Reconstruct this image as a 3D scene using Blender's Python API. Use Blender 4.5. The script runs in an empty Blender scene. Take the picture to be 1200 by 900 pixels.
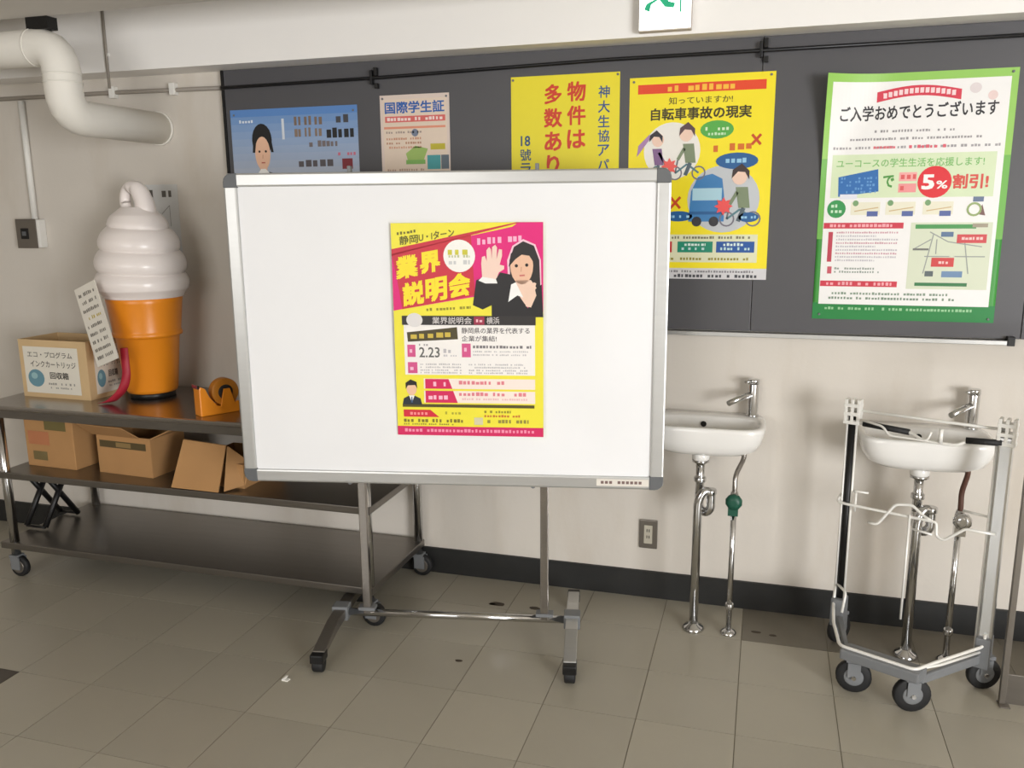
import bpy, bmesh, math, random
from mathutils import Vector, Matrix
random.seed(7)
S = bpy.context.scene
C = S.collection
PI = math.pi
R = math.radians

# ------------------------------------------------------------------ camera
FL, YAW, PITCH, ROLL, CD, CH = 997.5, R(16.61), R(11.54), R(-0.50), 3.307, 1.574
fw = Vector((-math.sin(YAW)*math.cos(PITCH), math.cos(YAW)*math.cos(PITCH), -math.sin(PITCH)))
r0 = Vector((math.cos(YAW), math.sin(YAW), 0)); u0 = r0.cross(fw)
rr = r0*math.cos(ROLL) + u0*math.sin(ROLL); uu = rr.cross(fw)
cam_d = bpy.data.cameras.new('camera'); cam = bpy.data.objects.new('camera', cam_d); C.objects.link(cam)
cam.matrix_world = Matrix(((rr.x, uu.x, -fw.x, 0), (rr.y, uu.y, -fw.y, -CD), (rr.z, uu.z, -fw.z, CH), (0, 0, 0, 1)))
cam_d.sensor_width = 36; cam_d.lens = FL/1200*36; cam_d.clip_start = .05
S.camera = cam

# ------------------------------------------------------------------ world, lights, exposure
S.view_settings.view_transform = 'Standard'; S.view_settings.look = 'None'
S.view_settings.gamma = 1; S.view_settings.use_curve_mapping = False
S.view_settings.exposure = 0.0
w = bpy.data.worlds.new('world'); S.world = w; w.use_nodes = True
w.node_tree.nodes['Background'].inputs[0].default_value = (.75, .85, 1, 1)
w.node_tree.nodes['Background'].inputs[1].default_value = .3

def area(name, loc, target, sx, sy, energy, col=(1, 1, 1)):
    d = bpy.data.lights.new(name, 'AREA'); d.shape = 'RECTANGLE'; d.size = sx; d.size_y = sy
    d.energy = energy; d.color = col
    o = bpy.data.objects.new(name, d); C.objects.link(o); o.location = loc
    o.rotation_euler = (Vector(target)-Vector(loc)).to_track_quat('-Z', 'Y').to_euler()
    return o
# main light: daylight falling through the glazed front of the hall, behind the camera
area('daylight_main', (4.3, -5.92, 1.25), (-.6, 0, 1.35), 2.2, 2.0, 325, (.975, .985, 1))
area('fill_side', (-2.0, -5.93, 1.6), (-2.0, 0, 1.6), 2.6, 1.2, 66, (1, .985, .96))  # added fill lamp, brightens the upper left wall and duct

# ------------------------------------------------------------------ materials
MC = {}
def lin(c):
    return tuple((v/12.92 if v <= .04045 else ((v+.055)/1.055)**2.4) for v in (x/255 for x in c))
def mat(name, rgb, rough=.5, metal=0., var=.06, scale=6., bump=0., bscale=120., coat=0., stretch=(1, 1, 1), spec=.5, rand=0.):
    if name in MC: return MC[name]
    m = bpy.data.materials.new(name); m.use_nodes = True; nt = m.node_tree; N = nt.nodes; L = nt.links
    b = N['Principled BSDF']
    tc = N.new('ShaderNodeTexCoord'); mp = N.new('ShaderNodeMapping'); mp.inputs['Scale'].default_value = stretch
    L.new(tc.outputs['Object'], mp.inputs[0])
    nz = N.new('ShaderNodeTexNoise'); nz.inputs['Scale'].default_value = scale; nz.inputs['Detail'].default_value = 4
    L.new(mp.outputs[0], nz.inputs['Vector'])
    mx = N.new('ShaderNodeMix'); mx.data_type = 'RGBA'
    l = lin(rgb)
    mx.inputs[6].default_value = (*[v*(1-var) for v in l], 1); mx.inputs[7].default_value = (*[min(1, v*(1+var)) for v in l], 1)
    L.new(nz.outputs[0], mx.inputs[0])
    out = mx.outputs[2]
    if rand:
        oi = N.new('ShaderNodeObjectInfo'); hs = N.new('ShaderNodeHueSaturation')
        mr = N.new('ShaderNodeMapRange'); mr.inputs[3].default_value = 1-rand; mr.inputs[4].default_value = 1+rand
        L.new(oi.outputs['Random'], mr.inputs[0]); L.new(mr.outputs[0], hs.inputs['Value']); L.new(out, hs.inputs['Color']); out = hs.outputs[0]
    L.new(out, b.inputs['Base Color'])
    b.inputs['Roughness'].default_value = rough; b.inputs['Metallic'].default_value = metal
    b.inputs['Coat Weight'].default_value = coat; b.inputs['Specular IOR Level'].default_value = spec
    if bump:
        n2 = N.new('ShaderNodeTexNoise'); n2.inputs['Scale'].default_value = bscale; n2.inputs['Detail'].default_value = 3
        L.new(mp.outputs[0], n2.inputs['Vector'])
        bp = N.new('ShaderNodeBump'); bp.inputs['Strength'].default_value = bump; bp.inputs['Distance'].default_value = .002
        L.new(n2.outputs[0], bp.inputs['Height']); L.new(bp.outputs[0], b.inputs['Normal'])
    MC[name] = m
    return m
def stained(m, rgb, scale, lo, hi, stretch, amount=.6):
    """mix a stain colour over a material, driven by stretched noise"""
    nt = m.node_tree; N = nt.nodes; L = nt.links; b = N['Principled BSDF']
    src = b.inputs['Base Color'].links[0].from_socket
    tc = N.new('ShaderNodeTexCoord'); mp = N.new('ShaderNodeMapping'); mp.inputs['Scale'].default_value = stretch
    L.new(tc.outputs['Object'], mp.inputs[0])
    nz = N.new('ShaderNodeTexNoise'); nz.inputs['Scale'].default_value = scale; nz.inputs['Detail'].default_value = 6; nz.inputs['Roughness'].default_value = .6
    L.new(mp.outputs[0], nz.inputs['Vector'])
    mr = N.new('ShaderNodeMapRange'); mr.inputs[1].default_value = lo; mr.inputs[2].default_value = hi; mr.inputs[4].default_value = amount
    L.new(nz.outputs[0], mr.inputs[0])
    mx = N.new('ShaderNodeMix'); mx.data_type = 'RGBA'; mx.inputs[7].default_value = (*lin(rgb), 1)
    L.new(mr.outputs[0], mx.inputs[0]); L.new(src, mx.inputs[6]); L.new(mx.outputs[2], b.inputs['Base Color'])
def pm(rgb, rough=.45):
    return mat('print_%d_%d_%d' % tuple(rgb), rgb, rough, 0, .02, 30)

M_wall = mat('plaster_cream', (211, 204, 194), .75, 0, .03, 1.5, .25, 60)
stained(M_wall, (178, 160, 134), 1.6, .52, .85, (2.2, 1, .6), .4)
M_beam = mat('plaster_white', (248, 245, 241), .7, 0, .02, 2, .15, 50)
M_ceil = mat('ceiling_paint', (222, 217, 210), .8, 0, .03, 2)
M_tile = mat('vinyl_tile', (170, 164, 149), .3, 0, .05, 5, .08, 40, rand=.05)
stained(M_tile, (136, 131, 117), 2.5, .52, .85, (1, 1, 1), .5)
M_tile_d = mat('dark_vinyl_tile', (72, 64, 56), .35, 0, .08, 8)
M_tile_c = mat('concrete_patch', (122, 116, 104), .5, 0, .12, 9, .1, 60)
M_grout = mat('tile_joint', (122, 115, 100), .8, 0, .1, 20)
M_base = mat('black_baseboard', (33, 33, 32), .55, 0, .25, 14, .15, 90)
M_panel = mat('charcoal_board', (80, 79, 82), .45, 0, .05, 3, .05, 200)
M_black = mat('black_metal', (26, 25, 25), .4, .3, .1, 20)
M_rail = mat('dark_rail', (38, 38, 40), .35, .5, .1, 20)
M_alu = mat('brushed_aluminium', (196, 196, 194), .38, .75, .05, 60, stretch=(.1, 1, 1))
M_chrome = mat('chrome', (205, 205, 205), .12, 1., .04, 12)
M_steel = mat('stainless_steel', (160, 155, 150), .24, .95, .08, 30, .04, 200, stretch=(.15, 3, 3))
M_steel_d = mat('worn_steel_shelf', (132, 127, 121), .3, .88, .1, 18, .05, 150, stretch=(.2, 2, 2))
M_rubber = mat('black_rubber', (24, 24, 25), .65, 0, .15, 30)
M_cap = mat('grey_plastic_cap', (96, 98, 100), .5, 0, .06, 20)
M_greyp = mat('grey_plastic', (118, 120, 122), .5, 0, .06, 20)
M_sheet = mat('white_sheet', (240, 240, 241), .55, 0, .015, 5)
M_white = mat('white_paint', (232, 230, 224), .5, 0, .03, 10)
M_duct = mat('white_duct', (235, 231, 222), .55, 0, .03, 8, .05, 60)
M_cer = mat('white_ceramic', (236, 234, 230), .12, 0, .015, 5, coat=.4)
M_cream = mat('soft_serve_plastic', (240, 231, 226), .28, 0, .02, 5)
M_orange = mat('orange_plastic', (232, 140, 30), .32, 0, .05, 6)
M_card = mat('cardboard', (178, 134, 86), .8, 0, .08, 9, .1, 120, rand=.05)
M_card_p = mat('pale_cardboard', (206, 176, 132), .8, 0, .07, 9)
M_card_in = mat('cardboard_inside', (150, 118, 80), .85, 0, .08, 9)
M_tape = mat('amber_tape_core', (190, 120, 30), .35, 0, .15, 20)
M_red = mat('red_ribbon', (170, 34, 52), .5, 0, .08, 20)
M_green = mat('green_valve', (20, 80, 62), .45, 0, .1, 20)
M_brown = mat('brown_hose', (92, 62, 50), .45, .3, .1, 20)
M_plate = mat('grey_metal_plate', (118, 112, 104), .35, .6, .06, 20)
M_wire = mat('white_coated_wire', (236, 234, 228), .35, .1, .05, 20)
M_stain = mat('floor_stain', (70, 60, 48), .6, 0, .3, 60)

# ------------------------------------------------------------------ mesh builder
class MB:
    def __init__(s): s.v = []; s.f = []; s.sm = []
    def add(s, vs, fs, smooth=False):
        n = len(s.v); s.v += [tuple(v) for v in vs]; s.f += [tuple(i+n for i in f) for f in fs]; s.sm += [smooth]*len(fs); return s
    def box(s, c, d, rot=None):
        x, y, z = (k/2 for k in d); c = Vector(c)
        vs = [Vector(q) for q in ((-x,-y,-z),(x,-y,-z),(x,y,-z),(-x,y,-z),(-x,-y,z),(x,-y,z),(x,y,z),(-x,y,z))]
        if rot is not None: vs = [rot @ q for q in vs]
        return s.add([q+c for q in vs], [(0,3,2,1),(4,5,6,7),(0,1,5,4),(1,2,6,5),(2,3,7,6),(3,0,4,7)])
    def b2(s, a, b):
        return s.box([(p+q)/2 for p, q in zip(a, b)], [abs(q-p) for p, q in zip(a, b)])
    def tube(s, pts, r, n=10, cap=True):
        pts = [Vector(q) for q in pts]; rs = r if isinstance(r, (list, tuple)) else [r]*len(pts)
        rings = []; ref = None
        for i, q in enumerate(pts):
            t = (pts[min(i+1, len(pts)-1)]-pts[max(i-1, 0)]).normalized()
            if ref is None:
                ref = Vector((0, 0, 1)) if abs(t.z) < .9 else Vector((1, 0, 0))
            a = (ref - t*ref.dot(t)).normalized(); b = t.cross(a); ref = a
            rings.append([q + a*math.cos(2*PI*k/n)*rs[i] + b*math.sin(2*PI*k/n)*rs[i] for k in range(n)])
        vs = [v for g in rings for v in g]
        fs = [(i*n+k, i*n+(k+1) % n, (i+1)*n+(k+1) % n, (i+1)*n+k) for i in range(len(pts)-1) for k in range(n)]
        s.add(vs, fs, True)
        if cap:
            m = len(s.v)-len(vs); s.f += [tuple(m+k for k in reversed(range(n))), tuple(m+(len(pts)-1)*n+k for k in range(n))]; s.sm += [False]*2
        return s
    def lathe(s, prof, c=(0, 0, 0), n=32, axis='z'):
        c = Vector(c); vs = []
        for r, h in prof:
            for k in range(n):
                a = 2*PI*k/n; x, y = r*math.cos(a), r*math.sin(a)
                vs.append(c + (Vector((x, y, h)) if axis == 'z' else Vector((h, x, y)) if axis == 'x' else Vector((y, h, x))))
        fs = [(i*n+k, i*n+(k+1) % n, (i+1)*n+(k+1) % n, (i+1)*n+k) for i in range(len(prof)-1) for k in range(n)]
        fs += [tuple(reversed(range(n))), tuple((len(prof)-1)*n+k for k in range(n))]
        s.add(vs, fs, True); s.sm[-1] = s.sm[-2] = False
        return s
    def prism(s, poly, off, M=None):
        """polygon (list of 3d) extruded by vector"""
        a = [Vector(q) for q in poly]; o = Vector(off); n = len(a); vs = a+[q+o for q in a]
        if M is not None: vs = [M @ q for q in vs]
        return s.add(vs, [tuple(reversed(range(n))), tuple(range(n, 2*n))]+[(k, (k+1) % n, n+(k+1) % n, n+k) for k in range(n)])
    def build(s, name, m, parent=None, bevel=0., loc=None):
        me = bpy.data.meshes.new(name); me.from_pydata(s.v, [], s.f)
        bm = bmesh.new(); bm.from_mesh(me)
        for f, q in zip(bm.faces, s.sm): f.smooth = q
        if bevel:
            ed = [e for e in bm.edges if len(e.link_faces) == 2 and e.calc_face_angle(0) > .6 and not (e.link_faces[0].smooth and e.link_faces[1].smooth)]
            bmesh.ops.bevel(bm, geom=ed, offset=bevel, segments=2, profile=.6, affect='EDGES')
        bmesh.ops.recalc_face_normals(bm, faces=bm.faces)
        bm.to_mesh(me); bm.free()
        for q in (m if isinstance(m, list) else [m]): me.materials.append(q)
        o = bpy.data.objects.new(name, me); C.objects.link(o)
        if parent: o.parent = parent
        if loc: o.location = loc
        return o
def tag(o, label=None, cat=None, group=None, kind=None):
    if label: o['label'] = label
    if cat: o['category'] = cat
    if group: o['group'] = group
    if kind: o['kind'] = kind
    return o
def empty(name, loc=(0, 0, 0), rz=0, label=None, cat=None, group=None, kind=None):
    o = bpy.data.objects.new(name, None); C.objects.link(o); o.location = loc; o.rotation_euler = (0, 0, rz); o.empty_display_size = .05
    return tag(o, label, cat, group, kind)
def arc(c, a0, a1, r, n, u, v):
    c, u, v = Vector(c), Vector(u), Vector(v)
    return [c + u*r*math.cos(a0+(a1-a0)*k/n) + v*r*math.sin(a0+(a1-a0)*k/n) for k in range(n+1)]
def bend(pts, rad, n=6):
    """round the corners of a polyline"""
    P = [Vector(q) for q in pts]; out = [P[0]]
    for i in range(1, len(P)-1):
        a, b, c = P[i-1], P[i], P[i+1]; r = min(rad, (a-b).length*.49, (c-b).length*.49)
        p, q = b+(a-b).normalized()*r, b+(c-b).normalized()*r
        for k in range(n+1):
            t = k/n; out.append(p*(1-t)**2 + b*2*t*(1-t) + q*t*t)
    out.append(P[-1]); return out

# ------------------------------------------------------------------ the room
X0, X1, Y0 = -6.0, 6.0, -6.0
GX, GY, TS = -1.841, -.883, .303
floor = tag(MB().b2((X0, Y0, -.1), (X1, 0, -.0015)).build('floor', M_grout), kind='structure')
def tile_mesh(name, dx, dy, m):
    me = bpy.data.meshes.new(name); b = MB().b2((.0013, .0013, -.0015), (dx-.0013, dy-.0013, 0)); me.from_pydata(b.v, [], b.f); me.materials.append(m); return me
tm = tile_mesh('tile', TS, TS, M_tile); tmw = tile_mesh('tile_wall_row', TS, .276, M_tile)
tmd = tile_mesh('tile_dark', TS, TS, M_tile_d); tmc = tile_mesh('tile_concrete', TS, .276, M_tile_c)
rest = MB()
for ci in range(-14, 26):
    for ri in range(-3, 17):
        x, y = GX+ci*TS, GY-(ri+1)*TS
        if x < X0 or x+TS > X1 or y < Y0: continue
        wall_row = ri == -3
        if -4.6 < x < 1.6 and y > -2.5:
            me = (tmc if x > -.05 else tmw) if wall_row else (tmd if (ci == -3 and ri == 1) else tm)
            o = bpy.data.objects.new('tile', me); C.objects.link(o); o.location = (x, y, 0); o.parent = floor
        else:
            rest.b2((x+.0013, y+.0013, -.0015), (x+TS-.0013, (-.001 if wall_row else y+TS-.0013), 0))
tag(rest.build('floor_tiles', M_tile, floor), kind='stuff')
random.seed(3)
for sx, sy, sr in ((-.986, -.237, .028), (-1.005, -.243, .013), (-.83, -.232, .02), (-.985, -.70, .012), (.03, -.2, .016), (.09, -.21, .012)):
    MB().prism([(sr*(1+.35*random.random())*math.cos(k*.7), sr*.55*(1+.35*random.random())*math.sin(k*.7), 0) for k in range(9)], (0, 0, .0005)).build('stain', M_stain, floor, loc=(sx, sy, .0002))

tag(MB().b2((X0, 0, -.1), (X1, .15, 2.6)).build('wall_back', M_wall), kind='structure')
tag(MB().b2((X0-.15, Y0, -.1), (X0, .15, 2.6)).build('wall_left', M_wall), kind='structure')
tag(MB().b2((X1, Y0, -.1), (X1+.15, .15, 2.6)).build('wall_right', M_wall), kind='structure')
wf = MB()
for a, b in (((X0, -.1), (-3.4, 2.3)), ((-3.4, -.1), (-.6, .95)), ((-3.4, 2.25), (-.6, 2.3)), ((-.6, -.1), (3.1, 2.3)), ((3.1, 2.27), (5.5, 2.3)), ((3.1, -.1), (5.5, .2)), ((5.5, -.1), (X1, 2.3))):
    wf.b2((a[0], Y0-.15, a[1]), (b[0], Y0, b[1]))
tag(wf.build('wall_front', M_wall), kind='structure')
for n, (x0, x1, z0, z1) in enumerate(((3.1, 5.5, .2, 2.27), (-3.4, -.6, .95, 2.25))):
    f = empty('window_%d' % (n+1), ((x0+x1)/2, Y0-.1, z0), kind='structure')
    hw, h = (x1-x0)/2, z1-z0
    for a, b in (((-hw, 0), (-hw+.05, h)), ((hw-.05, 0), (hw, h)), ((-hw, 0), (hw, .05)), ((-hw, h-.05), (hw, h)), ((-.03, 0), (.03, h))):
        MB().b2((a[0], -.03, a[1]), (b[0], .03, b[1])).build('frame_bar', M_alu, f)
tag(MB().b2((X0, Y0, 2.3), (X1, -.55, 2.6)).build('ceiling', M_ceil), kind='structure')
tag(MB().b2((X0, -.15, 2.163), (X1, 0, 2.6)).build('trim_1', M_beam), kind='structure')          # concrete beam above the board
tag(MB().b2((X0, -.55, 2.5), (X1, -.15, 2.6)).build('trim_2', M_ceil), kind='structure')         # slab of the ceiling recess
tag(MB().b2((X0, -.012, 0), (X1, 0, .114)).build('baseboard_back', M_base), kind='structure')

# charcoal notice panels on the wall
PY = -.025
nb = empty('notice_board', (-.5, -.0005, 1.123), label='long charcoal notice board covering the upper wall', cat='notice board')
for a, b in ((-2.241, -.048), (-.048, .85), (.85, 1.75)):
    MB().b2((a+.0012, PY, 0), (b-.0012, -.0015, 2.162-1.123)).build('panel', M_panel, nb, .002, loc=(.5, 0, 0))
MB().b2((-2.252, PY-.004, 0), (-2.241, -.001, 2.162-1.123)).build('edge_strip', M_black, nb, .001, loc=(.5, 0, 0))
MB().b2((-2.241, PY-.022, -.02), (.806, 0, -.004)).build('ledge', M_alu, nb, .002, loc=(.5, 0, 0))
MB().b2((.806, PY-.024, -.022), (.83, 0, .01)).build('ledge_end', M_black, nb, .002, loc=(.5, 0, 0))
# rail along the top
rl = empty('hanging_rail', (-.8, 0, 2.1), label='thin dark rail running along the top of the notice board', cat='rail')
MB().tube([(-2.24, -.042, 2.09), (-1.54, -.042, 2.095), (-.6, -.042, 2.113), (1.6, -.042, 2.114)], .0065, 8).build('rod', M_rail, rl, loc=(.8, 0, -2.1))
for x, z in ((-1.548, 2.095), (-.055, 2.114)):
    MB().b2((x-.005, -.05, z-.024), (x+.005, -.0262, z+.03)).build('bracket', M_rail, rl, .002, loc=(.8, 0, -2.1))
    MB().b2((x+.012, -.045, z-.04), (x+.026, -.0262, z-.02)).build('clip', M_black, rl, .002, loc=(.8, 0, -2.1))
    MB().b2((x+.010, -.045, z+.008), (x+.024, -.0262, z+.04)).build('clip', M_black, rl, .002, loc=(.8, 0, -2.1))
wl = empty('wall_conduit', (-3.0, 0, 2.1), label='thin pale conduit running along the plaster wall by the duct', cat='conduit')
MB().tube([(-4.6, -.014, 2.098), (-2.82, -.014, 2.1), (-2.262, -.014, 2.094)], .009, 8).build('tube', mat('pale_conduit', (150, 142, 132), .5), wl, loc=(3, 0, -2.1))
for x in (-2.815, -2.5):
    MB().b2((x-.014, -.03, 2.075), (x+.014, -.0005, 2.125)).build('clip', M_white, wl, .003, loc=(3, 0, -2.1))
hr = empty('hanger_rod', (-2.71, -.1575, 2.17), label='thin grey rod on the beam face right of the duct', cat='rod')
MB().tube([(0, 0, .25), (0, 0, -.075)], .006, 8).build('rod', mat('pale_conduit', (0, 0, 0)), hr)
MB().box((0, .003, .06), (.02, .01, .012)).build('clip', M_white, hr)
MB().box((0, .003, .24), (.02, .01, .012)).build('clip', M_white, hr)

# white duct
PX, PZ, PYD, PR = -2.6, 1.94, -.53, .068
du = empty('duct_pipe', (PX, 0, PZ), label='fat white duct bending down from the ceiling into the wall', cat='duct')
run = bend([(-2.2, PYD, .255), (0, PYD, .255), (0, PYD, 0), (0, -.001, 0)], .1, 5)
MB().tube(run, PR, 24).build('pipe', M_duct, du)
for a, b in (((0, PYD, .12), (0, PYD, .126)), ((0, PYD, .15), (0, PYD, .156)), ((-.115, PYD, .255), (-.109, PYD, .255))):
    MB().tube([a, b], PR+.002, 24).build('joint_band', M_duct, du)
MB().lathe([(PR+.001, 0), (PR+.005, 0), (PR+.005, .01), (PR+.001, .01)], (0, -.0105, 0), 24, 'y').build('wall_collar', M_duct, du)
MB().box((-.07, PYD, .3375), (.1, .05, .045)).build('slot_shade', M_black, du)  # black block standing in for the shadow in the gap above the pipe

# surface switch box with conduit
sb = empty('switch_box', (-3.345, 0, 1.42), label='small surface switch box with steel plate and white conduit', cat='switch box')
MB().b2((-.07, -.042, 0), (.06, -.001, .13)).build('body', M_white, sb, .004)
MB().b2((-.073, -.047, -.003), (.045, -.042, .133)).build('face_plate', M_plate, sb, .002)
MB().b2((-.045, -.05, .04), (.0, -.047, .09)).build('socket', M_black, sb, .002)
MB().b2((-.035, -.052, .055), (-.012, -.05, .075)).build('button', M_cap, sb, .001)
MB().tube([(.015, -.016, .13), (.015, -.016, .665)], .014, 12).build('conduit', M_white, sb)

# outlet plate low on the wall
op = empty('wall_outlet', (-.41, 0, .213), label='grey wall outlet plate low on the wall beside the sink', cat='outlet')
MB().b2((-.0365, -.009, 0), (.0365, -.0005, .122)).build('cover_plate', M_plate, op, .003)
MB().b2((-.017, -.012, .022), (.017, -.009, .1)).build('insert', mat('ivory_plastic', (196, 190, 174), .5), op, .002)
for z in (.045, .072):
    MB().b2((-.006, -.0135, z), (-.003, -.012, z+.012)).build('slot', M_black, op)
    MB().b2((.003, -.0135, z), (.006, -.012, z+.012)).build('slot', M_black, op)

# exit sign under the beam
xs = empty('exit_sign', (-.375, -.15, 2.172), label='white exit sign with green running-man pictogram on the beam', cat='sign')
m = bpy.data.materials.new('lit_sign_face'); m.use_nodes = True; bb = m.node_tree.nodes['Principled BSDF']
nz = m.node_tree.nodes.new('ShaderNodeTexNoise'); nz.inputs['Scale'].default_value = 3
mx = m.node_tree.nodes.new('ShaderNodeMix'); mx.data_type = 'RGBA'; mx.inputs[6].default_value = (.86, .93, .9, 1); mx.inputs[7].default_value = (.92, .97, .95, 1)
m.node_tree.links.new(nz.outputs[0], mx.inputs[0]); m.node_tree.links.new(mx.outputs[2], bb.inputs['Base Color']); m.node_tree.links.new(mx.outputs[2], bb.inputs['Emission Color'])
bb.inputs['Emission Strength'].default_value = 2.5; M_lit = m
MB().b2((-.09, -.04, 0), (.09, -.001, .2)).build('housing', mat('sign_housing', (196, 186, 178), .5), xs, .004)
MB().b2((-.086, -.044, .005), (.088, -.04, .195)).build('face', M_lit, xs, .001)
gp = MB()
def spoly(mb, pts, y, d=-.0008): mb.prism([(x, y, z) for x, z in pts], (0, d, 0))
spoly(gp, [(-.07, .07), (-.052, .062), (-.046, .085), (-.02, .1), (.0, .075), (.03, .07), (.035, .085), (.012, .092), (.005, .125), (.03, .135), (.025, .15), (-.01, .145), (-.035, .15), (-.055, .13), (-.047, .122), (-.03, .13), (-.035, .1), (-.062, .088)], -.044)
spoly(gp, [(.0+.016*math.cos(k*.52), .172+.016*math.sin(k*.52)) for k in range(12)], -.044)
gp.build('pictogram', pm((40, 190, 140)), xs)
spoly(g2 := MB(), [(.05, .055), (.056, .055), (.056, .185), (.085, .185), (.085, .19), (.05, .19)], -.044)
g2.build('door_pictogram', pm((40, 190, 140)), xs)

# ------------------------------------------------------------------ printed sheets
_txt = {}
def glyphs(s, bold):
    """flat glyph outlines of a string (unit size): vertices, faces"""
    k = (s, bold)
    if k not in _txt:
        cu = bpy.data.curves.new('t', 'FONT'); cu.body = s; cu.size = 1; cu.resolution_u = 2; cu.dimensions = '2D'; cu.fill_mode = 'FRONT'
        o = bpy.data.objects.new('t', cu); C.objects.link(o)
        me = bpy.data.meshes.new_from_object(o)
        v = [(q.co.x, q.co.y) for q in me.vertices]; f = [tuple(p.vertices) for p in me.polygons]
        bpy.data.objects.remove(o); bpy.data.curves.remove(cu); bpy.data.meshes.remove(me)
        if bold:                                                # heavier strokes: the outline laid over itself, slightly shifted
            b = bold*.8; n = len(v); v0, f0 = v, f; v, f = [], []
            for i, (dx, dy) in enumerate(((-b, -b), (b, -b), (-b, b), (b, b), (0, 0))):
                v += [(x+dx, y+dy, i*.00005) for x, y in v0]; f += [tuple(q+i*n for q in g) for g in f0]
        _txt[k] = (v, f)
    return _txt[k]
class Sheet:
    """a printed sheet; u,v run 0..1 from the upper left corner, the face looks to local -Y"""
    def __init__(s, name, loc, rz, W, H, rgb, label, cat, thick=.0006, curl=None, rough=.45, edge=None):
        s.W, s.H, s.curl, s.t = W, H, curl, thick; s.parts = {}; s.rough = rough
        s.root = empty(name, loc, rz, label, cat)
        nx, nz = (1, 1) if not curl else (48, 68)
        b = MB()
        for side in (0, 1):
            vs = [s.P(i/nx, j/nz, side*thick) for j in range(nz+1) for i in range(nx+1)]
            b.add(vs, [(j*(nx+1)+i, j*(nx+1)+i+1, (j+1)*(nx+1)+i+1, (j+1)*(nx+1)+i) for j in range(nz) for i in range(nx)], bool(curl))
        n = (nx+1)*(nz+1)
        rim = [i for i in range(nx+1)]+[j*(nx+1)+nx for j in range(1, nz+1)]+[nz*(nx+1)+i for i in range(nx-1, -1, -1)]+[j*(nx+1) for j in range(nz-1, 0, -1)]
        for a, c in zip(rim, rim[1:]+rim[:1]): b.f.append((a, c, c+n, a+n)); b.sm.append(False)
        b.build('paper', pm(rgb, rough), s.root)
    def P(s, u, v, d):
        return ((u-.5)*s.W, -.0003-d-(s.curl(u, v) if s.curl else 0), (1-v)*s.H)
    def put(s, part, pts, faces, rgb, layer):
        d = s.t+.0003*layer
        if not any(q in part for q in ('drawing', 'portrait', 'print', 'row', 'background', 'small')):
            s.k = getattr(s, 'k', 0)+1; part = '%s|%d' % (part, s.k)      # a piece of its own
        ms = s.parts.setdefault(part, {}); L = ms.setdefault(tuple(rgb), ([], []))
        n = len(L[0]); L[0].extend(s.P(q[0], q[1], d+(q[2] if len(q) > 2 else 0)) for q in pts); L[1].extend(tuple(i+n for i in f) for f in faces)
    def poly(s, part, pts, rgb, layer=1): s.put(part, pts, [tuple(range(len(pts)))], rgb, layer)
    def rect(s, part, u0, v0, u1, v1, rgb, layer=1):
        if s.curl:
            us = sorted({u0, u1} | {k/48 for k in range(49) if u0 < k/48 < u1}); vs = sorted({v0, v1} | {k/68 for k in range(69) if v0 < k/68 < v1}); n, m = len(us)-1, len(vs)-1
            s.put(part, [(a, b) for b in vs for a in us],
                  [(j*(n+1)+i, j*(n+1)+i+1, (j+1)*(n+1)+i+1, (j+1)*(n+1)+i) for j in range(m) for i in range(n)], rgb, layer)
        else: s.poly(part, [(u0, v0), (u1, v0), (u1, v1), (u0, v1)], rgb, layer)
    def ell(s, part, u, v, a, b, rgb, layer=1, n=20, rot=0):
        k = s.W/s.H
        s.poly(part, [(u+a*math.cos(t)*math.cos(rot)-b/k*math.sin(t)*math.sin(rot)*1, v+b*math.sin(t)*math.cos(rot)+a*k*math.cos(t)*math.sin(rot)) for t in (2*PI*i/n for i in range(n))], rgb, layer)
    def ring(s, part, u, v, a, wd, rgb, layer=1, n=16):
        k = s.W/s.H; p = []; f = []
        for i in range(n):
            t = 2*PI*i/n
            p += [(u+a*math.cos(t), v+a*k*math.sin(t)), (u+(a-wd)*math.cos(t), v+(a-wd)*k*math.sin(t))]
            j = (i+1) % n; f.append((2*i, 2*j, 2*j+1, 2*i+1))
        s.put(part, p, f, rgb, layer)
    def line(s, part, u0, v0, u1, v1, w, rgb, layer=1):
        k = s.W/s.H; dx, dy = u1-u0, (v1-v0)/k; l = math.hypot(dx, dy); nx, ny = -dy/l*w/2, dx/l*w/2*k
        s.poly(part, [(u0+nx, v0+ny), (u1+nx, v1+ny), (u1-nx, v1-ny), (u0-nx, v0-ny)], rgb, layer)
    def text(s, part, t, u0, v0, u1, v1, rgb, layer=2, bold=.02, slope=0., fit=True):
        """lettering fitted to the box; slope lifts the line towards the right"""
        v, f = glyphs(t, bold)
        if not v: return
        x0 = min(q[0] for q in v); x1 = max(q[0] for q in v); y0 = min(q[1] for q in v); y1 = max(q[1] for q in v)
        kx, ky = (u1-u0)/(x1-x0), (v1-v0)/(y1-y0)
        if not fit:
            ky = kx*s.W/s.H if kx*s.W < ky*s.H else ky; kx = ky*s.H/s.W
            u0 = (u0+u1)/2-kx*(x1-x0)/2; v1 = (v0+v1)/2+ky*(y1-y0)/2
        s.put(part, [(u0+(q[0]-x0)*kx, v1-(q[1]-y0)*ky-slope*(q[0]-x0)*kx, *q[2:]) for q in v], f, rgb, layer)
    def vert(s, part, t, u, v, step, size, rgb, layer=2, bold=.02):
        k = s.W/s.H
        for i, ch in enumerate(t): s.text(part, ch, u-size/2, v+i*step-size*k/2, u+size/2, v+i*step+size*k/2, rgb, layer, bold, fit=False)
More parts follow.
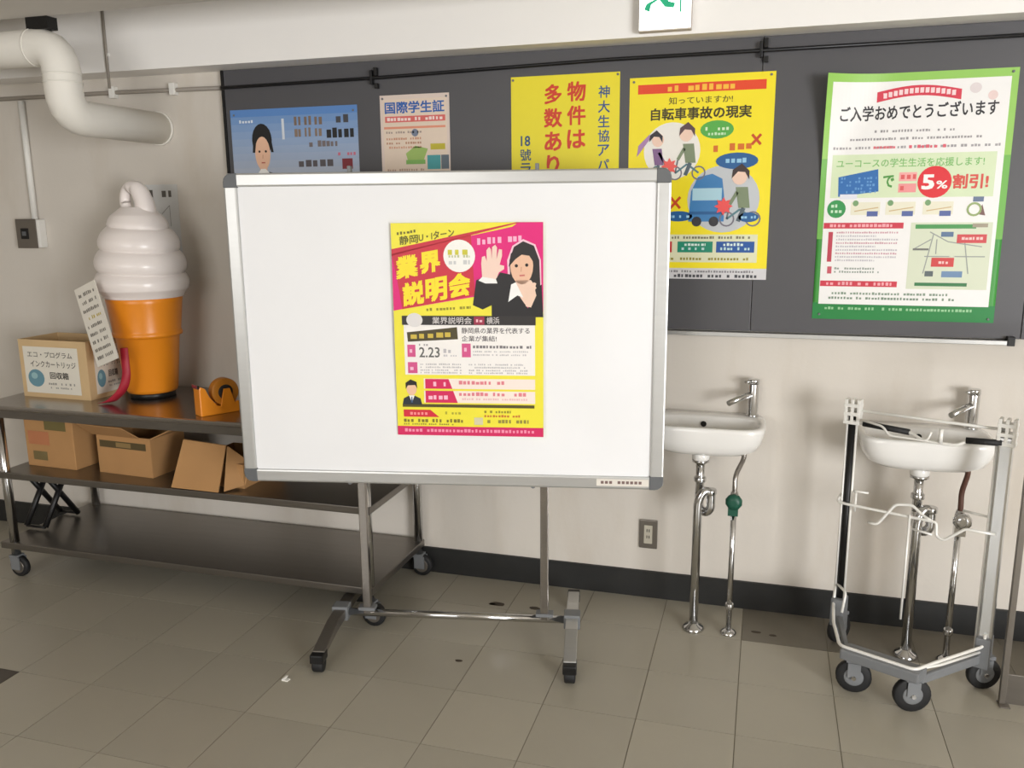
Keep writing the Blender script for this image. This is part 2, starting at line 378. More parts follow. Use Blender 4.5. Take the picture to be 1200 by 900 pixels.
    def small(s, part, u0, v, u1, h, rgb, layer=2, cw=None, fill=.75, slope=0.):
        """a row of print too small to read"""
        k = s.W/s.H; cw = cw or h/k; u = u0; part = 'small_'+part
        while u < u1-cw*.3:
            wd = cw*(.55+.4*random.random())
            if random.random() < fill+.1:
                hh = h*(.7+.3*random.random()); o = slope*(u-u0)
                s.poly(part, [(u, v+h-hh-o), (min(u1, u+wd), v+h-hh-o), (min(u1, u+wd), v+h-o), (u, v+h-o)], rgb, layer)
            u += cw*1.12
    def done(s, pins=None):
        for part, ms in s.parts.items():
            me = bpy.data.meshes.new(part); vs = []; fs = []; mi = []
            for i, (rgb, (v, f)) in enumerate(ms.items()):
                n = len(vs); vs += v; fs += [tuple(q+n for q in g) for g in f]; mi += [i]*len(f); me.materials.append(pm(rgb, s.rough))
            me.from_pydata(vs, [], fs); me.polygons.foreach_set('material_index', mi)
            o = bpy.data.objects.new(part.split('|')[0], me); C.objects.link(o); o.parent = s.root
            if part.startswith('small_') or 'print' in part or 'row' in part: o['kind'] = 'stuff'
        for u, v in (pins or []):
            x, y, z = s.P(u, v, s.t)
            MB().lathe([(.0045, 0), (.0045, -.002), (.003, -.004)], (x, y-.0005, z), 10, 'y').build('pin', M_greyp, s.root)
        return s.root

YEL, RED, BLK, WHT = (246, 228, 20), (212, 40, 40), (26, 26, 26), (244, 243, 240)
SKIN = (236, 190, 160)
# --- portrait poster, landscape, left
def grad(sh, top, bot, n, v1=1.):
    for i in range(n):
        t = (i/(n-1))**.6; sh.rect('background', 0, v1*i/n, 1, v1*(i+1)/n, tuple(int(a+(b-a)*t) for a, b in zip(top, bot)), 1)
s = Sheet('portrait_poster', (-1.921, PY-.0012, 1.579), 0, .594, .42, (176, 184, 200), 'blue-grey landscape poster with a portrait of a person in a black suit', 'poster')
grad(s, (92, 138, 200), (206, 204, 208), 14)
s.ell('portrait', .245, .3, .08, .16, (22, 20, 22), 2)
s.ell('portrait', .245, .43, .062, .165, SKIN, 3)
s.poly('portrait', [(.165, .42), (.18, .22), (.24, .14), (.31, .2), (.335, .42), (.315, .42), (.3, .3), (.26, .22), (.2, .3), (.185, .42)], (22, 20, 22), 4)
s.rect('portrait', .215, .54, .275, .66, (226, 178, 148), 2)
s.poly('portrait', [(.12, 1), (.16, .68), (.22, .61), (.25, .68), (.29, .61), (.44, .67), (.5, 1)], (24, 24, 28), 3)
s.poly('portrait', [(.2, .62), (.245, .8), (.29, .62), (.262, .58), (.225, .58)], WHT, 4)
for du_ in (.22, .272): s.ell('portrait', du_, .41, .009, .012, (40, 26, 24), 5, 8)
s.line('portrait', .232, .52, .262, .52, .008, (190, 90, 80), 5); s.line('portrait', .247, .44, .244, .48, .006, (206, 150, 124), 5)
s.small('lettering', .07, .1, .18, .03, (226, 232, 240)); s.rect('lettering', .41, .1, .43, .3, (214, 220, 228), 2)
for i in range(3): s.small('lettering', .51+.08*i, .08, .575+.08*i, .09, (126, 106, 90), 2, .03); s.small('lettering', .51+.08*i, .19, .575+.08*i, .09, (138, 118, 100), 2, .026)
s.small('lettering', .78, .08, .93, .08, (70, 70, 74), 2, .05); s.small('lettering', .76, .2, .98, .1, (28, 28, 30), 2, .04)
s.small('lettering', .62, .32, .85, .06, (120, 110, 110), 2, .03); s.small('lettering', .84, .44, .98, .03, (206, 110, 130), 2)
s.small('lettering', .53, .5, .8, .07, (90, 84, 88), 2, .05); s.rect('lettering', .87, .5, .95, .6, (130, 40, 50), 2)
s.small('lettering', .55, .63, .98, .09, (112, 118, 130), 2, .04); s.small('lettering', .55, .76, .9, .06, (70, 70, 78), 2)
s.done([(.03, .05), (.97, .05)])
# --- student card poster
s = Sheet('student_card_poster', (-1.374, PY-.0012, 1.608), 0, .297, .42, (226, 208, 196), 'small pastel poster headed with blue letters and a red band', 'poster')
s.rect('background', .04, .04, .96, .98, (232, 212, 192), 1)
s.text('headline', '国際学生証', .07, .06, .93, .17, (40, 96, 176), 2, .03)
s.rect('band', .07, .195, .94, .25, (222, 106, 100), 2); s.small('body_print', .1, .205, .9, .032, (250, 226, 220), 3)
s.rect('band', .05, .29, .94, .31, (230, 150, 120), 2)
for v, c in ((.33, (170, 150, 140)), (.39, (206, 150, 120)), (.43, (190, 140, 110)), (.47, (214, 160, 130))): s.small('body_print', .08, v, .6, .022, c)
s.ell('emblem', .5, .35, .05, .035, (120, 130, 150), 2); s.rect('box_print', .72, .455, .93, .51, (196, 182, 50), 2)
s.poly('box_print', [(.36, .54), (.5, .47), (.68, .5), (.62, .6), (.4, .64)], (160, 190, 100), 2)
s.rect('picture', .67, .56, .86, .69, (70, 160, 164), 2); s.rect('picture', .87, .56, .98, .69, (96, 110, 120), 2)
s.rect('box_print', .36, .6, .64, .64, (130, 180, 90), 3)
for v in (.68, .72, .78, .84): s.small('body_print', .08, v, .62, .022, (190, 160, 140)); s.small('body_print', .62, v+.04, .95, .022, (170, 130, 120))
s.done([(.04, .03), (.96, .03)])
# --- yellow apartment poster
s = Sheet('apartment_poster', (-.762, PY-.0012, 1.477), 0, .42, .594, (240, 224, 40), 'yellow poster with large red vertical lettering behind the whiteboard', 'poster')
s.vert('blue_lettering', '神大生協アパ', .86, .115, .0885, .105, (44, 82, 140), 2, .015)
s.vert('red_lettering', '物件は', .61, .105, .145, .17, (214, 60, 30), 2, .03)
s.vert('red_lettering', '多数あり', .395, .115, .145, .17, (214, 60, 30), 2, .03)
s.text('blue_lettering', '18', .09, .365, .18, .43, (44, 82, 120), 2, .02); s.vert('blue_lettering', '號ラ', .135, .485, .088, .105, (44, 82, 120), 2, .015)
s.done([(.02, .02), (.98, .015)])
# --- bicycle poster
s = Sheet('bicycle_poster', (-.258, PY-.0012, 1.315), 0, .515, .73, (248, 228, 30), 'yellow poster with cyclist drawings and blue and green ovals', 'poster')
s.rect('red_band', .06, .035, .94, .08, (232, 70, 30), 1); s.small('band_print', .27, .042, .73, .03, (250, 190, 60), 2)
s.text('headline', '知っていますか!', .28, .1, .72, .135, (96, 84, 10), 2, .01)
s.text('headline', '自転車事故の現実', .155, .15, .85, .21, (60, 52, 10), 2, .03)
PUR, GRN, TEAL = (130, 96, 140), (126, 140, 110), (90, 130, 140)
s.ell('cyclists_drawing', .31, .36, .2, .14, (238, 234, 226), 1, 28)
def rider(part, u, v, sc, hair, top, hand=1):
    L = 3
    for dx in (-.075, .075): s.ring(part, u+dx*sc, v+.09*sc, .045*sc, .009*sc, (120, 116, 128), L)
    s.line(part, u-.075*sc, v+.09*sc, u, v+.05*sc, .012*sc, TEAL, L+1); s.line(part, u, v+.05*sc, u+.075*sc, v+.09*sc, .012*sc, TEAL, L+1)
    s.line(part, u-.06*sc*hand, v+.03*sc, u-.075*sc*hand, v+.09*sc, .01*sc, (110, 110, 116), L+1)
    s.poly(part, [(u-.03*sc, v-.04*sc), (u+.04*sc, v-.04*sc), (u+.055*sc, v+.045*sc), (u-.01*sc, v+.045*sc)], top, L+2)
    s.line(part, u-.02*sc*hand, v-.02*sc, u-.06*sc*hand, v+.03*sc, .02*sc, top, L+2)
    s.line(part, u+.02*sc, v+.045*sc, u-.01*sc, v+.1*sc, .024*sc, (84, 100, 110), L+2)
    s.ell(part, u-.01*sc*hand, v-.085*sc, .045*sc, .036*sc, (240, 206, 186), L+2, 14)
    s.poly(part, [(u-.055*sc, v-.075*sc), (u-.05*sc, v-.11*sc), (u-.0*sc, v-.135*sc), (u+.045*sc, v-.105*sc), (u+.045*sc, v-.07*sc), (u+.02*sc, v-.1*sc), (u-.02*sc, v-.103*sc)], hair, L+3)
rider('cyclists_drawing', .42, .37, 1.1, (92, 66, 70), GRN, 1)
rider('cyclists_drawing', .2, .385, .95, (44, 40, 50), PUR, -1)
s.poly('cyclists_drawing', [(.06, .385), (.07, .33), (.15, .275), (.15, .3)], (172, 130, 176), 3)
def burst(u, v, r, rgb):
    s.poly('impact_burst', [(u+r*(1 if i % 2 == 0 else .6)*math.cos(i*PI/8), v+r*.7*(1 if i % 2 == 0 else .6)*math.sin(i*PI/8)) for i in range(16)], rgb, 8)
burst(.295, .435, .06, (240, 96, 90))
s.ell('green_oval', .62, .262, .115, .044, (84, 172, 70), 2); s.small('oval_print', .54, .248, .7, .018, (220, 240, 200), 3); s.small('oval_print', .56, .275, .68, .014, (200, 230, 190), 3)
s.small('red_print', .6, .335, .86, .035, (214, 110, 30), 2, slope=.05)
def cross(u, v, r): s.line('cross_mark', u-r, v-r*.8, u+r, v+r*.8, .018, (200, 70, 30), 2); s.line('cross_mark', u+r, v-r*.8, u-r, v+r*.8, .018, (200, 70, 30), 3)
cross(.89, .315, .03)
s.ell('blue_oval', .765, .415, .145, .04, (30, 92, 150), 5); s.small('oval_print', .65, .4, .88, .024, (150, 200, 230), 6)
s.ell('car_drawing', .68, .6, .25, .165, (196, 200, 204), 1, 28)
s.poly('car_drawing', [(.44, .71), (.455, .56), (.5, .49), (.6, .475), (.67, .5), (.69, .6), (.69, .71)], (62, 128, 186), 2)
s.rect('car_drawing', .465, .545, .67, .605, (176, 214, 228), 3); s.rect('car_drawing', .45, .66, .69, .675, (40, 96, 150), 3)
s.ell('car_drawing', .5, .71, .035, .025, (50, 50, 56), 3, 12); s.ell('car_drawing', .62, .71, .035, .025, (50, 50, 56), 3, 12)
rider('car_drawing', .8, .59, 1.2, (60, 44, 44), GRN, 1)
burst(.685, .635, .065, (240, 84, 84))
s.ell('blue_oval', .37, .683, .1, .026, (30, 92, 150), 2); s.small('oval_print', .3, .675, .45, .016, (150, 200, 230), 3)
s.ell('blue_oval', .86, .69, .07, .024, (30, 92, 150), 5); s.small('oval_print', .81, .682, .91, .014, (150, 200, 230), 6)
cross(.345, .615, .035); s.small('red_print', .14, .6, .3, .03, (214, 110, 30))
s.rect('table_print', .06, .775, .93, .915, (226, 226, 190), 1); s.small('table_lettering', .1, .783, .9, .013, (120, 116, 90), 2)
for a, b, c in ((.08, .33, (206, 60, 60)), (.37, .62, (20, 140, 110)), (.645, .91, (30, 84, 160))):
    s.rect('button_print', a, .81, b, .865, c, 2); s.small('table_lettering', a+.05, .817, b-.05, .015, (220, 236, 230), 3); s.small('table_lettering', a+.03, .838, b-.03, .015, (190, 220, 220), 3)
s.small('table_lettering', .08, .89, .9, .014, (150, 140, 40), 2)
s.rect('footer', 0, .945, 1, 1, (214, 212, 214), 1); s.small('footer_print', .08, .955, .92, .012, (130, 128, 132), 2); s.small('footer_print', .08, .975, .95, .017, (70, 70, 76), 2, fill=.6)
s.done([(.03, .02), (.97, .015)])
# --- green bordered welcome poster with its upper left corner curling off the board
def curl5(u, v):
    d = max(0, .34-u*.9-v*.62); return d*d*.75+.004*math.sin(u*PI)*math.sin(v*PI*.9)
s = Sheet('welcome_poster', (.4645, PY-.0012, 1.177), 0, .594, .841, (64, 150, 62), 'white welcome poster with a green border and curling corner', 'poster', .0006, curl5, .5)
s.rect('border', 0, 0, 1, .33, (150, 202, 92), 1); s.rect('border', 0, .33, 1, .66, (112, 180, 76), 1); s.rect('border', 0, .93, 1, 1, (22, 128, 58), 1)
s.rect('background', .032, .032, .965, .935, (240, 238, 236), 2)
n = 10
top = [(.28+.44*i/n, .072-.022*math.sin(PI*i/n)) for i in range(n+1)]
s.put('banner', [q for a in top for q in (a, (a[0], a[1]+.04))], [(2*i, 2*i+2, 2*i+3, 2*i+1) for i in range(n)], (214, 54, 76), 3)
for i in range(1, 15): a = .28+.44*(i+.2)/16; vv = .072-.022*math.sin(PI*(a-.28)/.44); s.rect('banner_print', a, vv+.01, a+.02, vv+.03, (246, 214, 216), 4)
s.ell('flower_print', .79, .07, .03, .02, (224, 214, 214), 3); s.ell('flower_print', .88, .1, .025, .018, (232, 208, 204), 3)
s.text('headline', 'ご入学おめでとうございます', .085, .125, .915, .185, (40, 38, 42), 4, .022, slope=.012)
s.small('body_print', .28, .22, .7, .01, (150, 146, 148), 3); s.small('body_print', .15, .25, .85, .01, (150, 146, 148), 3)
s.small('body_print', .06, .283, .95, .011, (160, 156, 158), 3); s.small('body_print', .28, .283, .4, .011, (220, 110, 120), 4); s.small('body_print', .47, .281, .68, .014, (222, 96, 112), 4)
s.rect('green_panel', .06, .315, .93, .49, (214, 228, 190), 3)
s.text('green_lettering', 'ユーコースの学生生活を応援します!', .085, .333, .87, .368, (118, 186, 96), 4, .01)
s.poly('card_print', [(.1, .405), (.315, .375), (.325, .465), (.105, .485)], (40, 106, 176), 4)
for i in range(5): s.small('card_print', .115, .405+.014*i, .31, .01, (96, 152, 206), 5, fill=.4)
s.rect('card_print', .115, .475, .21, .495, (226, 226, 236), 5)
s.text('green_lettering', 'で', .345, .4, .405, .45, (74, 150, 60), 4, .03)
s.rect('pink_print', .43, .39, .525, .425, (240, 170, 166), 4); s.rect('pink_print', .43, .435, .525, .47, (236, 150, 150), 4); s.small('pink_print', .44, .397, .52, .02, (220, 90, 90), 5); s.small('pink_print', .44, .442, .52, .02, (220, 90, 90), 5)
s.ell('red_disc', .62, .43, .09, .0635, (222, 32, 44), 4, 28)
s.text('disc_print', '5', .553, .4, .62, .46, WHT, 5, .04); s.text('disc_print', '%', .63, .425, .69, .457, WHT, 5, .02)
s.text('red_lettering', '割引!', .715, .4, .9, .458, (214, 74, 62), 4, .04)
s.ell('green_disc', .1, .535, .052, .037, (50, 150, 80), 4); s.small('disc_print', .07, .515, .13, .014, (200, 230, 200), 5); s.small('disc_print', .07, .537, .13, .014, (200, 230, 200), 5)
for u in (.18, .37, .57):
    s.rect('map_row', u, .508, u+.16, .56, (232, 228, 206), 3); s.ell('map_row', u+.025, .512, .016, .012, (120, 160, 110), 4); s.line('map_row', u+.02, .545, u+.15, .53, .006, (206, 180, 130), 4)
    s.rect('map_row', u+.09, .545, u+.15, .566, (84, 100, 160), 4)
s.rect('map_row', .83, .49, .885, .51, (100, 116, 146), 4); s.ring('map_row', .84, .54, .04, .012, (150, 170, 110), 4); s.poly('map_row', [(.86, .56), (.88, .52), (.9, .565)], (120, 84, 80), 4)
for v, u1 in ((.592, .475), (.835, .465)): s.rect('red_bar', .035, v, u1, v+.024, (206, 52, 72), 3); s.small('red_bar', .07, v+.004, u1-.03, .014, (240, 170, 178), 4)
s.rect('red_bar', .065, .63, .09, .755, (190, 60, 80), 3); s.rect('red_bar', .07, .775, .095, .805, (200, 84, 100), 3)
for i in range(9): s.small('body_print', .11, .628+.0145*i, .45-.12*(i in (1, 4, 8)), .008, (196, 190, 196) if i % 3 else (206, 160, 170), 3, fill=.9)
s.small('body_print', .11, .778, .36, .009, (150, 160, 150), 3); s.small('body_print', .11, .792, .36, .009, (150, 160, 150), 3)
s.rect('map_panel', .515, .592, .945, .865, (214, 220, 196), 3)
s.rect('map_print', .54, .6, .86, .617, (70, 150, 80), 4); s.rect('map_print', .56, .838, .84, .852, (50, 120, 70), 4); s.rect('map_print', .84, .597, .92, .612, (160, 150, 130), 5)
for a in ((.62, .63, .72, .67), (.72, .67, .9, .69), (.64, .64, .6, .8), (.66, .66, .66, .72), (.6, .73, .92, .73), (.8, .64, .84, .8), (.54, .7, .63, .66)): s.line('map_print', *a, .006, (150, 156, 150), 4)
for a, b, c, d, col in ((.765, .64, .92, .675, (206, 70, 74)), (.64, .735, .76, .772, (206, 60, 60)), (.68, .63, .745, .65, (90, 116, 150)), (.61, .79, .655, .812, (90, 100, 104)), (.7, .79, .81, .815, (110, 140, 176)), (.535, .697, .62, .705, (110, 110, 106))): s.rect('map_print', a, b, c, d, col, 5)
s.small('map_print', .79, .65, .9, .012, (240, 200, 196), 6); s.small('map_print', .66, .748, .74, .012, (240, 200, 196), 6)
s.small('body_print', .07, .882, .75, .011, (130, 150, 130), 3); s.small('body_print', .07, .902, .78, .011, (120, 140, 120), 3)
s.small('footer_print', .07, .946, .9, .012, (150, 200, 150), 2)
s.done([(.97, .015), (.04, .98), (.97, .985)])
# --- paper notice behind the giant cone
s = Sheet('paper_notice', (-2.655, 0, 1.24), 0, .24, .46, (206, 206, 204), 'white paper notice taped on the wall behind the giant cone', 'notice')
s.small('heading', .36, .05, .86, .07, (90, 86, 80), 2, .13); s.line('drawing', .62, .28, .8, .2, .01, (120, 116, 110)); s.line('drawing', .8, .2, .8, .4, .01, (120, 116, 110)); s.line('drawing', .6, .3, .66, .46, .01, (120, 116, 110))
for i in range(5): s.small('body_print', .5, .5+.07*i, .92, .025, (140, 136, 128), 2)
s.done()

# ------------------------------------------------------------------ whiteboard on its stand
BA = R(11)
bc = Vector((-1.047, -.583, 0)); n_ = Vector((-math.sin(BA), math.cos(BA), 0))
wb = empty('mobile_whiteboard', bc, BA, 'large white board in an aluminium frame on a wheeled stand', 'whiteboard')
BW, BZ0, BZ1 = 1.501, .618, 1.704
hw = BW/2
# backing and the slightly wavy white covering
MB().b2((-hw+.02, .004, BZ0+.02), (hw-.02, .03, BZ1-.02)).build('back_panel', M_greyp, wb)
sh = MB(); NX, NZ = 60, 40; a0, a1, b0, b1 = -hw+.045, hw-.04, BZ0+.045, BZ1-.045
def wav(u, v):
    e = min(1, 6*min(u, 1-u, v, 1-v))
    return e*(.005*math.sin(5.2*u+2.6*v+.4)+.005*math.sin(11*(u*.6-v*.8))*(.3+u)+.0025*math.sin(21*u+3*v))
sh.add([(a0+(a1-a0)*i/NX, .004-.012-wav(i/NX, j/NZ)*.75-.001, b0+(b1-b0)*j/NZ) for j in range(NZ+1) for i in range(NX+1)],
       [(j*(NX+1)+i, j*(NX+1)+i+1, (j+1)*(NX+1)+i+1, (j+1)*(NX+1)+i) for j in range(NZ) for i in range(NX)], True)
sh.b2((a0, -.001, b0), (a1, .004, b1))
sh.build('white_surface', M_sheet, wb)
for a, b in (((-hw, BZ0+.012), (-hw+.045, BZ1-.012)), ((hw-.045, BZ0+.012), (hw, BZ1-.012)), ((-hw+.012, BZ1-.045), (hw-.012, BZ1)), ((-hw+.012, BZ0), (hw-.012, BZ0+.045))):
    MB().b2((a[0], -.02, a[1]), (b[0], .035, b[1])).build('frame_bar', M_alu, wb, .006)
for x in (-hw, hw):
    for z in (BZ0, BZ1):
        sx, sz = (1 if x < 0 else -1), (1 if z == BZ0 else -1); r_ = .03
        pts = [(x+sx*.048, z), (x+sx*.048, z+sz*.048), (x, z+sz*.048)] + [(x+sx*(r_-r_*math.cos(t*PI/8)), z+sz*(r_-r_*math.sin(t*PI/8))) for t in range(5)]
        MB().prism([(p, -.0225, q) for p, q in pts], (0, .06, 0)).build('corner_cap', M_cap, wb, .003)
lab = MB().b2((hw-.23, -.0212, BZ0+.012), (hw-.05, -.0202, BZ0+.037)).build('maker_label', mat('label_white', (226, 220, 210), .5), wb)
g = MB()
for k in range(10):
    if k != 3: g.b2((hw-.215+.0145*k, -.0218, BZ0+.02), (hw-.205+.0145*k, -.0212, BZ0+.03))
tag(g.build('label_print', pm((120, 96, 92)), lab), kind='stuff')
for x in (-.315, .315): MB().b2((x-.006, -.012, BZ1), (x+.006, .012, BZ1+.02)).build('hook', M_greyp, wb, .002)
for x in (-.335, .335):
    MB().b2((x-.015, .034, .085), (x+.015, .062, 1.25)).build('post', M_steel, wb, .003)
    MB().b2((x-.032, .028, .1), (x+.032, .068, .112)).build('collar', M_greyp, wb, .002)
    MB().lathe([(.009, 0), (.009, .018)], (x-.04, .03, BZ0-.012), 10, 'y').build('clamp_screw', M_greyp, wb)
MB().tube([(-.43, .048, .085), (.43, .048, .085)], .014, 14).build('cross_bar', M_chrome, wb)
for x in (-.437, .437):
    ft = MB()
    ft.prism([(x-.022, -.235, .055), (x-.022, -.235, .075), (x-.022, -.06, .105), (x-.022, .15, .105), (x-.022, .31, .075), (x-.022, .31, .055), (x-.022, .15, .07), (x-.022, -.06, .07)], (.044, 0, 0))
    ft.build('foot_bar', M_alu if x > 0 else M_plate, wb, .003)
    MB().b2((x-.03, .02, .06), (x+.03, .075, .115)).build('foot_sleeve', M_greyp, wb, .004)
    for y in (-.235, .31):
        h = MB().b2((x-.024, y-.028, .04), (x+.024, y+.03, .072)).build('caster', M_black, wb, .005)
        MB().lathe([(.012, -.02), (.026, -.018), (.028, -.014), (.028, .014), (.026, .018), (.012, .02)], (x, y, .028), 18, 'x').build('wheel', M_rubber, h)

# job fair poster on the board
ap = Vector((-1.2225, -.617, .797)); bp_ = Vector((-.716, -.519, .81))
c0 = bc + n_*(-.0195) + Vector((math.cos(BA), math.sin(BA), 0))*(((ap+bp_)/2-bc).dot(Vector((math.cos(BA), math.sin(BA), 0)))+.0)
s = Sheet('job_fair_poster', (c0.x, c0.y, .802), BA, .513, .733, (242, 230, 62), 'magenta and yellow job fair poster in the middle of the white board', 'poster')
MAG, CRM = (226, 22, 122), (204, 42, 62)
s.poly('magenta_field', [(0, .135), (.8, .02), (.84, 0), (1, 0), (1, .405), (.56, .335), (.0, .402)], MAG, 1)
s.poly('red_stripe', [(0, .118), (.83, .0), (.86, .0), (0, .148)], CRM, 2)
s.poly('red_field', [(0, .14), (.53, .055), (.55, .33), (.06, .395), (.03, .25)], CRM, 2)
s.poly('yellow_field', [(0, .405), (.08, .395), (.56, .34), (.62, .415), (0, .43)], (242, 230, 62), 3)
s.text('small_title', '静岡', .055, .06, .18, .1, (96, 92, 20), 3, .02, slope=.08); s.text('small_title', 'U・Iターン', .185, .048, .42, .085, (96, 92, 20), 3, .02, slope=.1)
s.small('body_print', .04, .04, .17, .014, (110, 104, 30), 3, slope=.1)
YT = (250, 226, 40)
s.text('headline', '業', .025, .155, .175, .26, YT, 4, .06, slope=.12); s.text('headline', '界', .185, .135, .325, .235, YT, 4, .06, slope=.12)
for i, ch in enumerate('説明会'): s.text('headline', ch, .065+.155*i, .275-.019*i, .21+.155*i, .385-.019*i, YT, 4, .055, slope=.12)
s.ell('white_disc', .45, .15, .105, .074, (246, 244, 238), 4, 28); s.small('body_print', .375, .115, .53, .03, (206, 200, 60), 5); s.small('body_print', .38, .145, .52, .012, (190, 196, 150), 5); s.small('body_print', .38, .168, .52, .02, (206, 206, 206), 5)
s.small('body_print', .57, .07, .86, .03, (250, 180, 210), 3, .03, slope=.06)
s.poly('person_portrait', [(.77, .27), (.765, .17), (.8, .105), (.87, .075), (.95, .1), (.985, .17), (.99, .33), (.9, .345), (.79, .33)], (244, 200, 214), 4)
s.poly('person_portrait', [(.785, .27), (.78, .17), (.81, .11), (.87, .085), (.94, .105), (.975, .17), (.985, .36), (.9, .35), (.79, .31)], (36, 30, 30), 5)
s.ell('person_portrait', .86, .195, .075, .085, SKIN, 6, 20)
s.poly('person_portrait', [(.775, .2), (.79, .14), (.86, .1), (.94, .13), (.955, .2), (.91, .15), (.86, .145), (.82, .165)], (36, 30, 30), 7)
s.poly('person_portrait', [(.82, .26), (.92, .26), (.96, .3), (.9, .385), (.83, .34)], (240, 206, 184), 6)
s.ell('person_portrait', .825, .195, .011, .008, (40, 26, 26), 8, 8); s.ell('person_portrait', .893, .192, .011, .008, (40, 26, 26), 8, 8); s.line('person_portrait', .845, .24, .88, .238, .01, (206, 110, 106), 8); s.line('person_portrait', .858, .2, .855, .222, .007, (214, 160, 134), 8)
s.poly('person_portrait', [(.535, .375), (.56, .26), (.6, .25), (.68, .265), (.72, .225), (.79, .235), (.82, .27), (.85, .34), (.9, .39), (.95, .3), (.99, .28), (1, .43), (.66, .43), (.66, .375), (.6, .395)], (30, 28, 30), 7)
s.poly('person_portrait', [(.77, .36), (.79, .28), (.82, .27), (.87, .34), (.83, .33)], WHT, 8)
# raised hand
s.poly('person_portrait', [(.6, .25), (.595, .185), (.6, .155), (.62, .15), (.632, .175), (.63, .125), (.648, .11), (.66, .12), (.664, .165), (.668, .11), (.688, .1), (.7, .112), (.696, .165), (.712, .12), (.732, .122), (.732, .15), (.716, .19), (.745, .195), (.745, .21), (.71, .225), (.69, .262), (.63, .265)], (244, 212, 196), 6)
s.poly('person_portrait', [(.575, .262), (.6, .245), (.69, .255), (.7, .275), (.62, .275)], WHT, 8)
s.poly('person_portrait', [(.89, .33), (.9, .29), (.94, .27), (.955, .275), (.945, .3), (.955, .33), (.92, .385), (.885, .38)], (240, 206, 184), 9)
s.small('body_print', .2, .39, .52, .014, (150, 140, 30), 4, slope=.04)
s.rect('black_band', .055, .425, .95, .468, (44, 40, 40), 8); s.ell('white_disc', .14, .445, .055, .033, (226, 222, 220), 9)
s.text('band_title', '業界説明会', .26, .43, .525, .463, (214, 208, 206), 9, .01); s.rect('red_label', .54, .428, .61, .466, (160, 44, 72), 9); s.small('band_print', .555, .44, .6, .014, (240, 190, 200), 10); s.text('band_title', '横浜', .625, .43, .71, .463, (214, 208, 206), 9, .01)
s.rect('white_panel', .065, .468, .945, .705, (244, 240, 236), 2)
s.poly('slanted_label', [(.085, .503), (.425, .478), (.43, .535), (.09, .548)], (74, 66, 36), 3); s.small('label_print', .11, .508, .4, .026, (206, 180, 70), 4, .052, slope=.04, fill=.95)
s.text('panel_title', '静岡県の業界を代表する', .455, .48, .91, .508, (84, 78, 80), 3, .01); s.text('panel_title', '企業が集結!', .455, .518, .69, .545, (84, 78, 80), 3, .01)
for a, b, c, d in ((.085, .562, .14, .62), (.455, .555, .515, .62), (.085, .645, .15, .698)): s.rect('pink_square', a, b, c, d, (214, 84, 140), 3); s.small('body_print', a+.015, b+.018, c-.01, .02, (244, 190, 214), 4)
s.text('date', '2.23', .165, .573, .305, .622, (100, 100, 96), 3, .015)
s.small('body_print', .165, .557, .23, .01, (170, 166, 166), 3); s.small('body_print', .33, .58, .38, .02, (190, 186, 190), 3); s.small('body_print', .33, .607, .43, .01, (200, 196, 200), 3)
s.small('body_print', .53, .563, .92, .014, (120, 116, 118), 3)
for v in (.588, .604): s.small('body_print', .53, v, .9, .008, (196, 192, 194), 3)
for v in (.65, .664, .678, .69): s.small('body_print', .17, v, .45, .008, (190, 186, 188), 3); s.small('body_print', .5, v, .9, .008, (190, 186, 188), 3)
s.ell('man_portrait', .105, .775, .035, .03, (240, 196, 164), 4, 14); s.poly('man_portrait', [(.065, .775), (.065, .745), (.1, .728), (.14, .74), (.145, .772), (.13, .755), (.08, .757)], (30, 26, 24), 5)
s.poly('man_portrait', [(.04, .85), (.05, .82), (.09, .805), (.12, .805), (.165, .82), (.175, .85)], (36, 44, 52), 4); s.poly('man_portrait', [(.085, .805), (.105, .84), (.125, .805)], WHT, 5); s.poly('man_portrait', [(.102, .812), (.098, .84), (.112, .84), (.108, .812)], (60, 90, 130), 6)
s.rect('pink_panel', .19, .723, .945, .772, (248, 232, 222), 2); s.rect('pink_panel', .19, .782, .945, .84, (248, 232, 222), 2)
s.poly('red_arrow', [(.2, .725), (.36, .725), (.385, .772), (.2, .772)], (214, 34, 92), 3); s.poly('red_arrow', [(.2, .782), (.39, .782), (.42, .84), (.2, .84)], (214, 34, 92), 3)
s.small('arrow_print', .22, .738, .34, .022, (250, 190, 210), 4); s.small('arrow_print', .22, .802, .37, .022, (250, 190, 210), 4)
s.small('body_print', .43, .732, .74, .018, (226, 130, 140), 3); s.small('body_print', .43, .787, .92, .018, (226, 130, 140), 3); s.small('body_print', .45, .815, .9, .01, (236, 190, 190), 3)
s.rect('olive_rule', .04, .847, .94, .862, (84, 76, 30), 3)
s.poly('red_arrow', [(.045, .875), (.23, .875), (.29, .91), (.045, .91)], (214, 40, 60), 3); s.small('arrow_print', .09, .884, .22, .016, (250, 150, 150), 4)
s.small('body_print', .31, .882, .45, .014, (180, 172, 50), 3); s.small('body_print', .6, .875, .78, .012, (150, 140, 40), 3); s.small('body_print', .6, .895, .85, .012, (206, 120, 50), 3)
s.small('body_print', .045, .918, .47, .018, (130, 120, 40), 3, .022); s.small('body_print', .62, .918, .9, .018, (150, 140, 60), 3, .022); s.small('body_print', .045, .94, .4, .009, (160, 150, 50), 3); s.rect('grey_label', .53, .91, .59, .945, (214, 208, 170), 3)
s.rect('footer', 0, .956, 1, 1, (214, 36, 96), 3); s.small('footer_print', .05, .967, .94, .016, (244, 150, 180), 4)
s.done()

